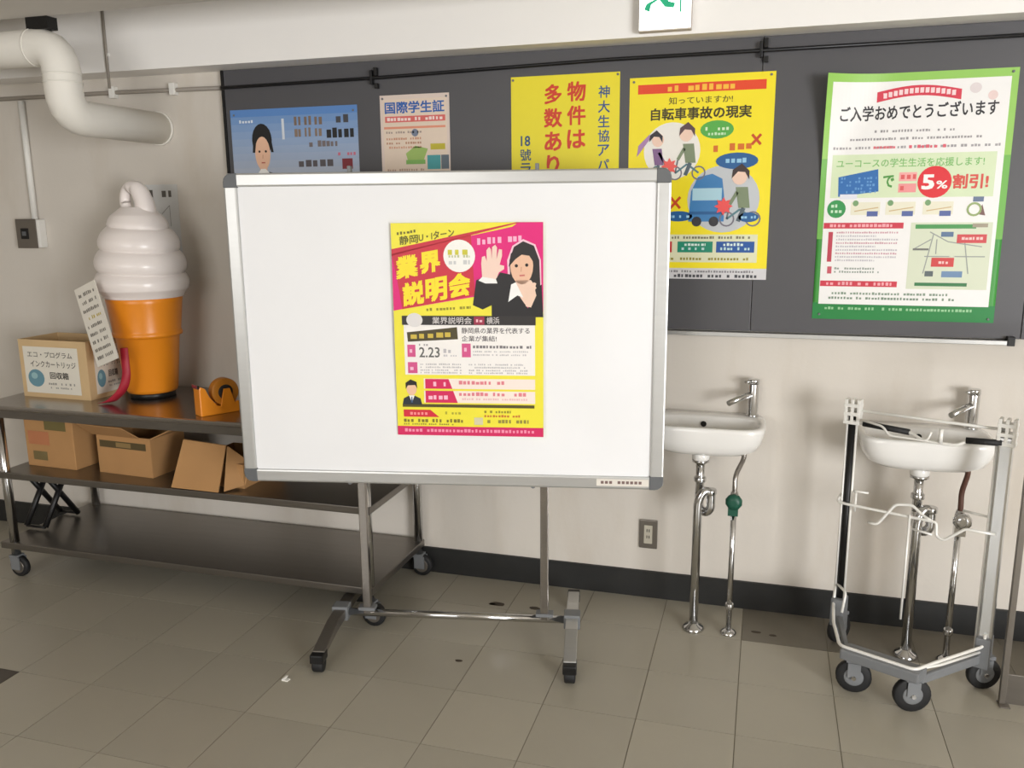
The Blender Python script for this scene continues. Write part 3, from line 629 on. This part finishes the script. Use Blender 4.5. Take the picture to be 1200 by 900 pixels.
# ------------------------------------------------------------------ steel table on casters
TT, TM, TB = .785, .485, .16
TX0, TX1, TY0, TY1 = -3.2, -1.375, -.575, -.02
st = empty('steel_work_table', ((TX0+TX1)/2, -.3, 0), label='long stainless steel work table with three tiers on casters', cat='table')
cx_ = (TX0+TX1)/2
def tl(x, y, z): return (x-cx_, y+.3, z)
tp = MB(); tp.b2(tl(TX0, TY0, TT-.022), tl(TX1, TY1, TT)); tp.build('table_top', M_steel, st, .007)
MB().b2(tl(TX0+.04, TY0+.03, TT-.06), tl(TX1-.04, TY1-.02, TT-.022)).build('apron', M_steel_d, st)
lx0, lx1, ly0, ly1 = TX0+.075, TX1-.03, TY0+.04, TY1-.03
MB().b2(tl(lx0-.02, ly0-.02, TM-.03), tl(lx1+.02, ly1+.02, TM)).build('shelf', M_steel_d, st, .004)
MB().b2(tl(lx0-.06, ly0-.02, TB-.03), tl(lx1+.02, ly1+.02, TB)).build('shelf', M_steel_d, st, .004)
for x in (lx0, lx1):
    for y in (ly0, ly1):
        MB().tube([tl(x, y, .1), tl(x, y, TT-.022)], .019, 16).build('leg', M_chrome, st)
        cs = MB(); cs.b2(tl(x-.022, y-.02, .085), tl(x+.022, y+.02, .1)); cs.b2(tl(x-.016, y-.022, .035), tl(x+.03, y-.017, .09)); cs.b2(tl(x-.016, y+.017, .035), tl(x+.03, y+.022, .09))
        k = cs.build('caster', M_greyp, st)
        cc = tl(x+.014, y, .047)
        MB().lathe([(.016, -.013), (.04, -.013), (.047, -.009), (.047, .009), (.04, .013), (.016, .013)], cc, 22, 'y').build('wheel', M_rubber, k)
        MB().lathe([(.028, -.0145), (.03, -.0145), (.03, .0145), (.028, .0145)], cc, 18, 'y').build('hub', M_plate, k)

# recycling carton with white labels
def carton(name, loc, rz, w, d, h, label, m=M_card, open_top=True, t=.005):
    o = empty(name, loc, rz, label, 'box')
    if open_top:
        for a, b in (((-w/2, -d/2), (w/2, -d/2+t)), ((-w/2, d/2-t), (w/2, d/2)), ((-w/2, -d/2+t), (-w/2+t, d/2-t)), ((w/2-t, -d/2+t), (w/2, d/2-t))):
            MB().b2((a[0], a[1], 0), (b[0], b[1], h)).build('side_panel', m, o)
        MB().b2((-w/2+t, -d/2+t, 0), (w/2-t, d/2-t, t)).build('bottom_panel', M_card_in, o)
    else:
        MB().b2((-w/2, -d/2, 0), (w/2, d/2, h)).build('body', m, o, .003)
    return o
def flap(o, hinge, w, l, ang, axis, m=M_card, t=.004):
    """flap hinged at a rim point; axis x: hinge runs along x and opens to -y; axis y: hinge along y and opens to +-x"""
    if axis == 'x': pts = [(hinge[0]-w/2, hinge[1], hinge[2]), (hinge[0]+w/2, hinge[1], hinge[2]), (hinge[0]+w/2-.01, hinge[1]-l*math.cos(ang), hinge[2]+l*math.sin(ang)), (hinge[0]-w/2+.01, hinge[1]-l*math.cos(ang), hinge[2]+l*math.sin(ang))]
    else:
        sg = 1 if l > 0 else -1; l = abs(l)
        pts = [(hinge[0], hinge[1]-w/2, hinge[2]), (hinge[0], hinge[1]+w/2, hinge[2]), (hinge[0]+sg*l*math.cos(ang), hinge[1]+w/2-.01, hinge[2]+l*math.sin(ang)), (hinge[0]+sg*l*math.cos(ang), hinge[1]-w/2+.01, hinge[2]+l*math.sin(ang))]
    a, b, c = (Vector(q) for q in pts[:3]); nn = (b-a).cross(c-b).normalized()*t
    return MB().prism(pts, nn).build('flap', m, o)
rc_ = carton('recycling_carton', (-2.944, -.28, TT), R(-1.5), .37, .215, .255, 'open cardboard carton with white lettered labels and blue discs', M_card_p)
def clabel(o, cx, cy, z0, w, h, face):
    """white printed label on a carton face ('f' front or 'r' right side)"""
    L = Sheet('front_label', (0, 0, 0), 0, w, h, (226, 220, 206), None, None)
    r = L.root
    if face == 'f': r.location = (cx, cy, z0)
    else: r.location = (cx, cy, z0); r.rotation_euler = (0, 0, PI/2)
    return L
def fill_label(L):
    G = (96, 92, 86)
    L.text('lettering', 'エコ・プログラム', .08, .1, .9, .23, G, 2, .01); L.text('lettering', 'インクカートリッジ', .12, .3, .95, .44, (84, 80, 76), 2, .01); L.text('lettering', '回収箱', .46, .53, .8, .68, (70, 66, 62), 2, .03)
    L.ell('blue_disc', .2, .68, .15, .19, (104, 146, 160), 2); L.ell('blue_disc', .17, .63, .06, .07, (150, 186, 190), 3)
    L.small('body_print', .42, .76, .9, .05, (150, 146, 138), 2); L.small('body_print', .45, .85, .85, .04, (160, 156, 148), 2)
for fc, w_, cx, cy in (('f', .3, -.012, -.108), ('r', .16, .1855, .01)):
    L = clabel(rc_, cx, cy, .02, w_, .205, fc); fill_label(L); L.done()
    kids = list(L.root.children); Mx = Matrix.Translation(L.root.location) @ Matrix.Rotation(L.root.rotation_euler.z, 4, 'Z')
    paper = [k for k in kids if k.name.startswith('paper')][0]; paper.name = 'label_sheet'; paper.parent = rc_; paper.matrix_local = Mx
    for k in kids:
        if k is not paper: k.parent = paper; k.matrix_local = Matrix.Identity(4)
    bpy.data.objects.remove(L.root)
MB().b2((-.19, -.127, .0), (-.17, .127, .012)).build('tape_strip', M_card, rc_) if False else None

# cartons on the middle shelf
c1 = carton('printed_carton', (-2.955, -.345, TM), R(-3), .275, .2, .225, 'closed brown carton with faint print, leftmost on the middle shelf', M_card, False)
MB().b2((-.02, -.1008, .17), (.1, -.1002, .215)).build('olive_print', pm((112, 100, 58)), c1)
MB().b2((-.1, -.1008, .03), (-.02, -.1002, .07)).build('oval_print', pm((120, 104, 66)), c1); MB().b2((-.12, -.1008, .1), (.0, -.1002, .16)).build('red_print', pm((186, 120, 82)), c1)
MB().b2((-.03, -.101, .0), (.03, -.1002, .225)).build('tape_strip', mat('packing_tape', (190, 150, 104), .3), c1) if False else None
c2 = carton('open_flap_carton', (-2.56, -.35, TM), R(-4), .29, .2, .17, 'open carton with a front flap raised, second on the middle shelf', M_card)
flap(c2, (-.04, -.1, .17), .26, .1, R(38), 'x'); flap(c2, (.145, 0, .17), .19, .09, R(25), 'y'); flap(c2, (-.145, 0, .17), .19, -.06, R(50), 'y')
MB().b2((-.13, -.1008, .115), (.12, -.1002, .145)).build('dark_print', pm((86, 72, 44)), c2); MB().b2((-.04, -.1012, .12), (.04, -.1008, .14)).build('pale_print', pm((140, 116, 74)), c2)
c3 = carton('slumped_carton', (-2.09, -.335, TM), R(-2), .25, .28, .1, 'open carton with its front flap hanging down by the board', M_card)
flap(c3, (-.01, -.14, .195), .22, .1, R(-62), 'x') if False else None
MB().prism([(-.15, -.145, .185), (.055, -.145, .175), (.06, -.222, .004), (-.165, -.222, .004)], (0, .005, .001)).build('front_flap', M_card, c3)
MB().prism([(.06, -.145, .172), (.125, -.1, .1), (.125, -.14, .015), (.075, -.205, .004)], (.003, .004, 0)).build('side_flap', M_card, c3)
flap(c3, (.125, 0, .1), .26, .07, R(70), 'y')

# black folding stool stored on the bottom shelf
fs_ = empty('folding_stool', (-3.15, -.29, TB), label='small black folding stool standing on the left end of the bottom shelf', cat='stool')
for x in (.05, -.055):
    MB().tube([(x, -.1, .013), (x, .07, .26)], .013, 8).build('leg', M_black, fs_)
    MB().tube([(x-.004, .1, .013), (x-.004, -.07, .26)], .013, 8).build('leg', M_black, fs_)
for y, z in ((-.1, .012), (.1, .012)): MB().tube([(-.055, y, z), (.05, y, z)], .006, 8).build('rung', M_black, fs_)
MB().b2((-.07, -.09, .255), (.065, .09, .275)).build('seat', M_black, fs_, .006)

# giant soft-serve cone
cn = empty('soft_serve_display', (-2.57, -.235, TT), R(-20), 'giant plastic soft-serve ice cream in an orange cone', 'display cone')
MB().lathe([(.088, 0), (.094, .003), (.094, .022), (.09, .026)], n=40).build('base', M_black, cn)
MB().lathe([(.085, .024), (.102, .026), (.107, .04), (.13, .265), (.134, .27), (.143, .273), (.145, .282), (.14, .291), (.139, .298), (.153, .415), (.156, .432), (.152, .438), (.13, .438)], n=56).build('cone', M_orange, cn)
def swirl(z0, z1, prof, turns, n=72, m=120):
    b = MB(); vs = []
    for j in range(m+1):
        h = j/m
        q = h*(len(prof)-1); i0 = min(int(q), len(prof)-2); rb = prof[i0]+(prof[i0+1]-prof[i0])*(q-i0)
        for k in range(n):
            a = 2*PI*k/n; ph = (h*turns - .55*k/n) % 1.0 if k <= n//2 else (h*turns - .55*(n-k)/n) % 1.0
            edge = min(1, h*8)*min(1, (1-h)*8)
            rad = rb*(1-.13*edge*(1-math.sin(PI*ph)**.5))
            vs.append((rad*math.cos(a), rad*math.sin(a), z0+(z1-z0)*h))
    b.add(vs, [(j*n+k, j*n+(k+1) % n, (j+1)*n+(k+1) % n, (j+1)*n+k) for j in range(m) for k in range(n)], True)
    b.f += [tuple(reversed(range(n))), tuple(m*n+k for k in range(n))]; b.sm += [True]*2
    return b
cr = swirl(.437, .815, [.16, .186, .19, .19, .186, .18, .172, .162, .148, .128, .104, .06], 4.0).build('swirl', M_cream, cn)
tipp = bend([(.04, .02, .79), (.04, .02, .83), (.022, .01, .885), (-.01, 0, .9), (-.04, -.012, .888), (-.052, -.016, .85), (-.048, -.016, .82), (-.038, -.016, .79)], .02, 3)
nn = len(tipp)
MB().tube([Vector(q) for q in tipp], [.044-.022*min(1, i/nn*1.7) for i in range(nn)], 16).build('tip_curl', M_cream, cn)

# sign card leaning on the cone, red ribbon
s = Sheet('sign_card', (-2.57, -.478, .975), R(-8), .13, .335, (222, 216, 204), 'white lettered card leaning against the giant cone', 'card', .006)
for i in range(9): s.small('body_print', .12, .08+.1*i, .88, .045, (120, 114, 106) if i != 3 else (190, 170, 80), 2, .07)
crd = s.done()
crd.rotation_euler = (R(-4), R(-21), R(-8))
rb_ = MB(); ctr = [(-2.545, -.415, TT+.24), (-2.54, -.42, TT+.12), (-2.565, -.425, TT+.06), (-2.625, -.43, TT+.012), (-2.66, -.43, TT+.004)]
ctr = bend(ctr, .03, 4); vs = []
for i, q in enumerate(ctr):
    wd = .014+.012*i/len(ctr)
    for dx, dy in ((-wd*.75, -wd*.7), (wd*.75, wd*.7)): vs += [(q[0]+dx, q[1]+dy, q[2]), (q[0]+dx, q[1]+dy+.002, q[2]+.002)]
n4 = len(ctr)
fs2 = []
for i in range(n4-1):
    a = 4*i; b = a+4
    fs2 += [(a, a+2, b+2, b), (a+1, b+1, b+3, a+3), (a, b, b+1, a+1), (a+2, a+3, b+3, b+2)]
fs2 += [(0, 1, 3, 2), (4*n4-4, 4*n4-2, 4*n4-1, 4*n4-3)]
rb_.add(vs, fs2, True)
tag(rb_.build('red_ribbon', M_red), 'red ribbon hanging from the cone onto the steel table', 'ribbon')

# tape dispenser
td = empty('tape_dispenser', (-2.1, -.465, TT), R(-32), 'orange tape dispenser standing on the steel table by the board', 'tape dispenser')
MB().prism([(-.03, -.06, 0), (-.03, .1, 0), (-.03, .1, .045), (-.03, .05, .03), (-.03, .01, .035), (-.03, -.02, .075), (-.03, -.035, .11), (-.03, -.055, .12), (-.03, -.06, .11)], (.06, 0, 0)).build('body', M_orange, td, .004)
tpr = MB().lathe([(.03, -.0199), (.053, -.02), (.0545, -.0195), (.055, -.018), (.055, .018), (.0545, .0195), (.053, .02), (.03, .0199)], (.0, .05, .085), 28, 'x').build('tape_roll', M_tape, td)
MB().lathe([(.02, -.0215), (.029, -.0215), (.03, -.0205), (.03, .0205), (.029, .0215), (.02, .0215)], (.0, .05, .085), 24, 'x').build('roll_core', M_rubber, tpr)
for x in (-.03, .022): MB().prism([(x, .02, .02), (x, .085, .03), (x, .065, .1), (x, .04, .1)], (.008, 0, 0)).build('side_arm', M_orange, td, .002)
MB().b2((-.028, -.066, .112), (.028, -.058, .126)).build('cutter', M_chrome, td)

# ------------------------------------------------------------------ wash basins
def copy_tree(o, parent=None):
    c = o.copy(); C.objects.link(c); c.parent = parent
    for ch in list(o.children): copy_tree(ch, c)
    return c
def make_sink():
    o = empty('wash_basin', (-.19, 0, 0), 0, 'white wash basin right beside the whiteboard with green valve handle', 'sink', 'wash basins on the back wall')
    # basin: stacked rounded-rectangle loops, outside going up, inside going down
    def loop(hx, y0, y1, z, e=3.2, n=48):
        cy, hy = (y0+y1)/2, (y1-y0)/2; L = []
        for k in range(n):
            a = 2*PI*k/n; ca, sa = math.cos(a), math.sin(a)
            L.append((hx*math.copysign(abs(ca)**(2/e), ca), cy+hy*math.copysign(abs(sa)**(2/e), sa), z))
        return L
    b = MB(); n = 48
    loops = [loop(.08, -.22, -.05, .69, 3), loop(.155, -.25, -.02, .694, 3.5), loop(.188, -.27, -.004, .712, 4), loop(.206, -.281, -.001, .745, 4.5), loop(.215, -.288, -.001, .785, 5), loop(.216, -.289, -.001, .798, 5), loop(.21, -.283, -.006, .803, 5),
             loop(.198, -.274, -.085, .803), loop(.192, -.268, -.09, .798), loop(.175, -.255, -.1, .765), loop(.13, -.235, -.115, .735), loop(.04, -.2, -.15, .722)]
    vs = [v for l in loops for v in l]
    b.add(vs, [(i*n+k, i*n+(k+1) % n, (i+1)*n+(k+1) % n, (i+1)*n+k) for i in range(len(loops)-1) for k in range(n)], True)
    b.f += [tuple(reversed(range(n))), tuple((len(loops)-1)*n+k for k in range(n))]; b.sm += [True]*2
    bo = b.build('basin', M_cer, o)
    MB().b2((-.2, -.075, .803), (.2, -.001, .808)).build('back_ledge', M_cer, bo, .002) if False else None
    MB().lathe([(.009, 0), (.011, -.002), (.011, -.004)], (-.01, -.101, .775), 14, 'y').build('overflow_hole', M_black, bo)
    MB().lathe([(.028, .66), (.032, .664), (.032, .694)], (-.01, -.19, 0), 20).build('drain_neck', M_cer, o)
    MB().lathe([(.022, .652), (.031, .652), (.031, .661), (.022, .661)], (-.01, -.19, 0), 20).build('drain_nut', M_chrome, o)
    dp = MB().tube([(-.01, -.19, .655), (-.01, -.19, .52)], .016, 14).build('drain_pipe', M_chrome, o)
    MB().lathe([(.021, .575), (.023, .578), (.023, .59), (.021, .593)], (-.01, -.19, 0), 16).build('drain_nut', M_chrome, o)
    tr = MB().tube(bend([(-.01, -.19, .53), (-.01, -.19, .475), (.012, -.2, .455), (.034, -.21, .475), (.034, -.21, .545), (.005, -.225, .55), (-.012, -.232, .51), (-.012, -.235, .02)], .025, 5), .0165, 14).build('trap_pipe', M_chrome, o)
    MB().lathe([(.022, .535), (.024, .538), (.024, .552), (.022, .555)], (.03, -.21, 0), 16).build('drain_nut', M_chrome, o)
    MB().lathe([(.04, 0), (.042, .004), (.036, .014), (.02, .022), (.018, .028)], (-.012, -.235, 0), 24).build('floor_flange', M_chrome, o)
    # supply
    sp = MB().tube(bend([(.145, -.16, .705), (.145, -.17, .67), (.118, -.225, .62), (.118, -.235, .575), (.118, -.235, .53)], .04, 6), .009, 10).build('supply_hose', M_steel, o)
    MB().tube([(.118, -.235, .53), (.118, -.235, .02)], .0105, 12).build('supply_pipe', M_chrome, o)
    MB().lathe([(.03, 0), (.031, .004), (.024, .012), (.012, .018)], (.118, -.235, 0), 20).build('floor_flange', M_chrome, o)
    MB().lathe([(.014, .1), (.016, .104), (.016, .118), (.014, .122)], (.118, -.235, 0), 14).build('pipe_nut', M_chrome, o)
    v = MB().lathe([(.013, .5), (.017, .505), (.017, .54), (.013, .56)], (.118, -.235, 0), 14).build('valve_body', M_chrome, o)
    MB().tube([(.118, -.235, .528), (.118, -.262, .528)], .008, 10).build('valve_stem', M_chrome, v)
    h = MB().lathe([(.01, -.266), (.028, -.269), (.031, -.278), (.027, -.292), (.01, -.296)], (.118, 0, .535), 10, 'y')
    h.b2((.098, -.27, .478), (.134, -.246, .525))
    h.build('valve_handle', M_green, v)
    # tap
    t = MB().lathe([(.024, .803), (.024, .81), (.02, .813), (.02, .925), (.019, .928)], (.165, -.048, 0), 24).build('tap_body', M_chrome, o)
    MB().tube([(.165, -.05, .888), (.132, -.085, .885), (.08, -.142, .868)], [.0115, .011, .0105], 14).build('spout', M_chrome, t)
    MB().lathe([(.021, .929), (.021, .944), (.019, .946)], (.165, -.048, 0), 20).build('tap_cap', M_chrome, t)
    MB().tube([(.165, -.05, .937), (.135, -.077, .938)], [.006, .005], 10).build('lever', M_chrome, t)
    return o
sk = make_sink()
s2 = copy_tree(sk); s2.location.x += .745
s2['label'] = 'white wash basin behind the wire trolley'
for ch in s2.children:
    if ch.name.startswith('supply_hose'): ch.data = ch.data.copy(); ch.data.materials[0] = M_brown
    if ch.name.startswith('valve_body'):
        for g in ch.children:
            if g.name.startswith('valve_handle'):
                g.data = g.data.copy(); g.data.materials[0] = M_chrome

# ------------------------------------------------------------------ basket trolley
tr_ = empty('basket_trolley', (.53, -.31, 0), R(-22.6), 'wire basket trolley on grey wheels standing before a wash basin', 'trolley')
def TL(X, Y, z): return (X, -Y, z)                     # Y runs forward, towards the hall
WR = .005
M_postalu = mat('polished_aluminium', (226, 228, 230), .2, .9, .03, 10)
for x, m_ in ((-.235, M_black), (.235, M_chrome)):
    pl = (MB().tube([TL(x, 0, .12), TL(x, 0, .865)], .013, 16) if x < 0 else MB().b2((x-.022, -.016, .12), (x+.022, .016, .865))).build('post', m_ if x < 0 else M_postalu, tr_, 0 if x < 0 else .008)
    for dx in ((-.016, .016) if x < 0 else (-.025,)):
        MB().tube([TL(x+dx, .006, .13), TL(x+dx, .006, .87)], .0042, 8).build('edge_rod', M_wire, pl)
    for dz in (.0, .03, .06):
        MB().b2((x-.027, -.02, .838+dz), (x+.027, .02, .85+dz)).build('clamp_ring', M_wire, pl, .002)
    for dx in (-.021, 0, .021): MB().b2((x+dx-.005, -.018, .838), (x+dx+.005, .018, .925)).build('clamp_rib', M_wire, pl, .002)
def wire(pts, name='wire', r=WR, m=M_wire, rad=.015): return MB().tube(bend([TL(*q) for q in pts], rad, 4), r, 8).build(name, m, tr_)
# handle with black grips and the dip between them
wire([(-.235, .012, .848), (-.04, .02, .84), (.0, .03, .822), (.1, .03, .822), (.13, .02, .84), (.235, .012, .848)], 'handle_wire', .0055)
MB().tube([TL(-.195, .014, .847), TL(-.045, .02, .841)], .0105, 12).build('grip', M_rubber, tr_)
MB().tube([TL(.125, .02, .841), TL(.225, .012, .847)], .0105, 12).build('grip', M_rubber, tr_)
wire([(-.235, -.012, .885), (.0, -.03, .88), (.235, -.012, .885)], 'back_wire')
wire([(-.2, .03, .862), (-.12, .05, .855), (-.1, .06, .83), (.02, .06, .83), (.03, .06, .862)], 'holder_wire', .004)
wire([(.055, .04, .825), (.055, .04, .872)], 'holder_post', .007)
# middle basket rest
wire([(-.255, -.02, .585), (-.262, .02, .555), (-.235, .025, .552), (-.08, .02, .55), (.062, .02, .55), (.066, .022, .503), (.09, .025, .495), (.15, .02, .548), (.235, .018, .548)], 'basket_rest', rad=.01)
wire([(-.15, .03, .503), (-.12, .03, .503), (-.07, .015, .582), (-.02, .005, .588), (.02, .012, .56), (.045, .02, .552)], 'basket_rest', rad=.012)
wire([(-.235, -.012, .592), (-.17, -.02, .592)], 'basket_rest', .004)
wire([(.13, -.02, .595), (.235, -.012, .59)], 'basket_rest', .004)
wire([(-.01, .02, .51), (.055, .03, .508)], 'basket_rest', .004); wire([(-.02, .025, .56), (-.02, .025, .18)], 'stay_rod', .004)
wire([(-.2, .02, .6), (-.2, .02, .53)], 'basket_rest', .004)
# lower frame wire
wire([(-.252, .0, .25), (-.25, .02, .17), (-.205, .15, .16), (-.135, .295, .158), (.1, .305, .158), (.137, .226, .16), (.238, .02, .162), (.238, .02, .205)], 'base_wire', .0055, rad=.02)
wire([(.1, .28, .15), (.15, .19, .142), (.236, .012, .142)], 'base_wire', .0048); wire([(-.25, .0, .24), (-.2, .05, .235), (-.2, .08, .17)], 'base_wire', .0048)
# grey front bumper and side arms
MB().prism([TL(-.13, .31, .118), TL(.115, .32, .118), TL(.125, .255, .118), TL(-.12, .245, .118)], (0, 0, .036)).build('bumper', M_greyp, tr_, .006)
for s_ in (-1, 1):
    MB().prism([TL(s_*.105, .275, .1), TL(s_*.12, .27, .1), TL(s_*.25, -.01, .1), TL(s_*.228, -.015, .1)], (0, 0, .03)).build('side_arm', M_greyp, tr_, .003)
    MB().b2((s_*.235-.022, -.03, .085), (s_*.235+.022, .03, .19)).build('post_socket', M_greyp, tr_, .004)
for x, y, rz, rw in ((-.09, .275, 20, .056), (.09, .275, 35, .058), (-.24, -.03, 70, .054), (.24, -.01, 40, .055)):
    p0 = TL(x, y, 0); a = R(rz)
    rot = Matrix.Rotation(a, 3, 'Z')
    hb = MB()
    for sgn in (-1, 1): hb.box(Vector(p0)+rot @ Vector((0, sgn*.017, .082)), (.04, .004, .05), rot)
    hb.box(Vector(p0)+Vector((0, 0, .116)), (.05, .042, .012), rot)
    k = hb.build('caster', M_greyp, tr_)
    wm = MB().lathe([(.03, -.012), (rw-.004, -.012), (rw, -.008), (rw, .008), (rw-.004, .012), (.03, .012)], (0, 0, 0), 24, 'y').build('wheel', M_rubber, k)
    wm.location = (p0[0], p0[1], rw+.0005); wm.rotation_euler = (0, 0, a)
    hm = MB().lathe([(.008, -.0135), (.028, -.0135), (.031, -.012), (.031, .012), (.028, .0135), (.008, .0135)], (0, 0, 0), 20, 'y').build('hub', M_greyp, k)
    hm.location = wm.location; hm.rotation_euler = wm.rotation_euler
    ax = MB().lathe([(.007, -.024), (.007, .024)], (0, 0, 0), 10, 'y').build('axle', M_chrome, k); ax.location = wm.location; ax.rotation_euler = wm.rotation_euler

# ------------------------------------------------------------------ steel rack cut by the right picture edge
rk = empty('steel_stand', (1.12, -.478, 0), label='slim dark steel stand with a bottom plate at the right picture edge', cat='stand')
for x in (-.325, .325):
    MB().b2((x-.009, -.009, .004), (x+.009, .009, 1.1)).build('post', M_plate, rk, .002)
    MB().b2((x-.012, -.03, .0), (x+.02, .012, .004)).build('foot_plate', M_plate, rk, .001)
MB().b2((-.316, -.004, .004), (.316, .002, .106)).build('bottom_plate', M_steel_d, rk, .001)
MB().b2((-.334, -.012, 1.1), (.334, .012, 1.125)).build('top_rail', M_plate, rk, .003)

# scrap of paper on the floor
sc = MB(); sc.prism([(-.012, -.008, 0), (.011, -.01, 0), (.014, .006, 0), (-.006, .011, 0)], (0, 0, .003)); sc.prism([(-.012, -.008, .003), (.0, -.009, .003), (.006, .008, .012), (-.006, .011, .009)], (0, 0, .001))
tag(sc.build('paper_scrap', WHTM := mat('paper_white', (240, 238, 232), .6), loc=(-1.514, -.98, .0)), 'tiny white paper scrap lying alone on the tiles', 'paper')
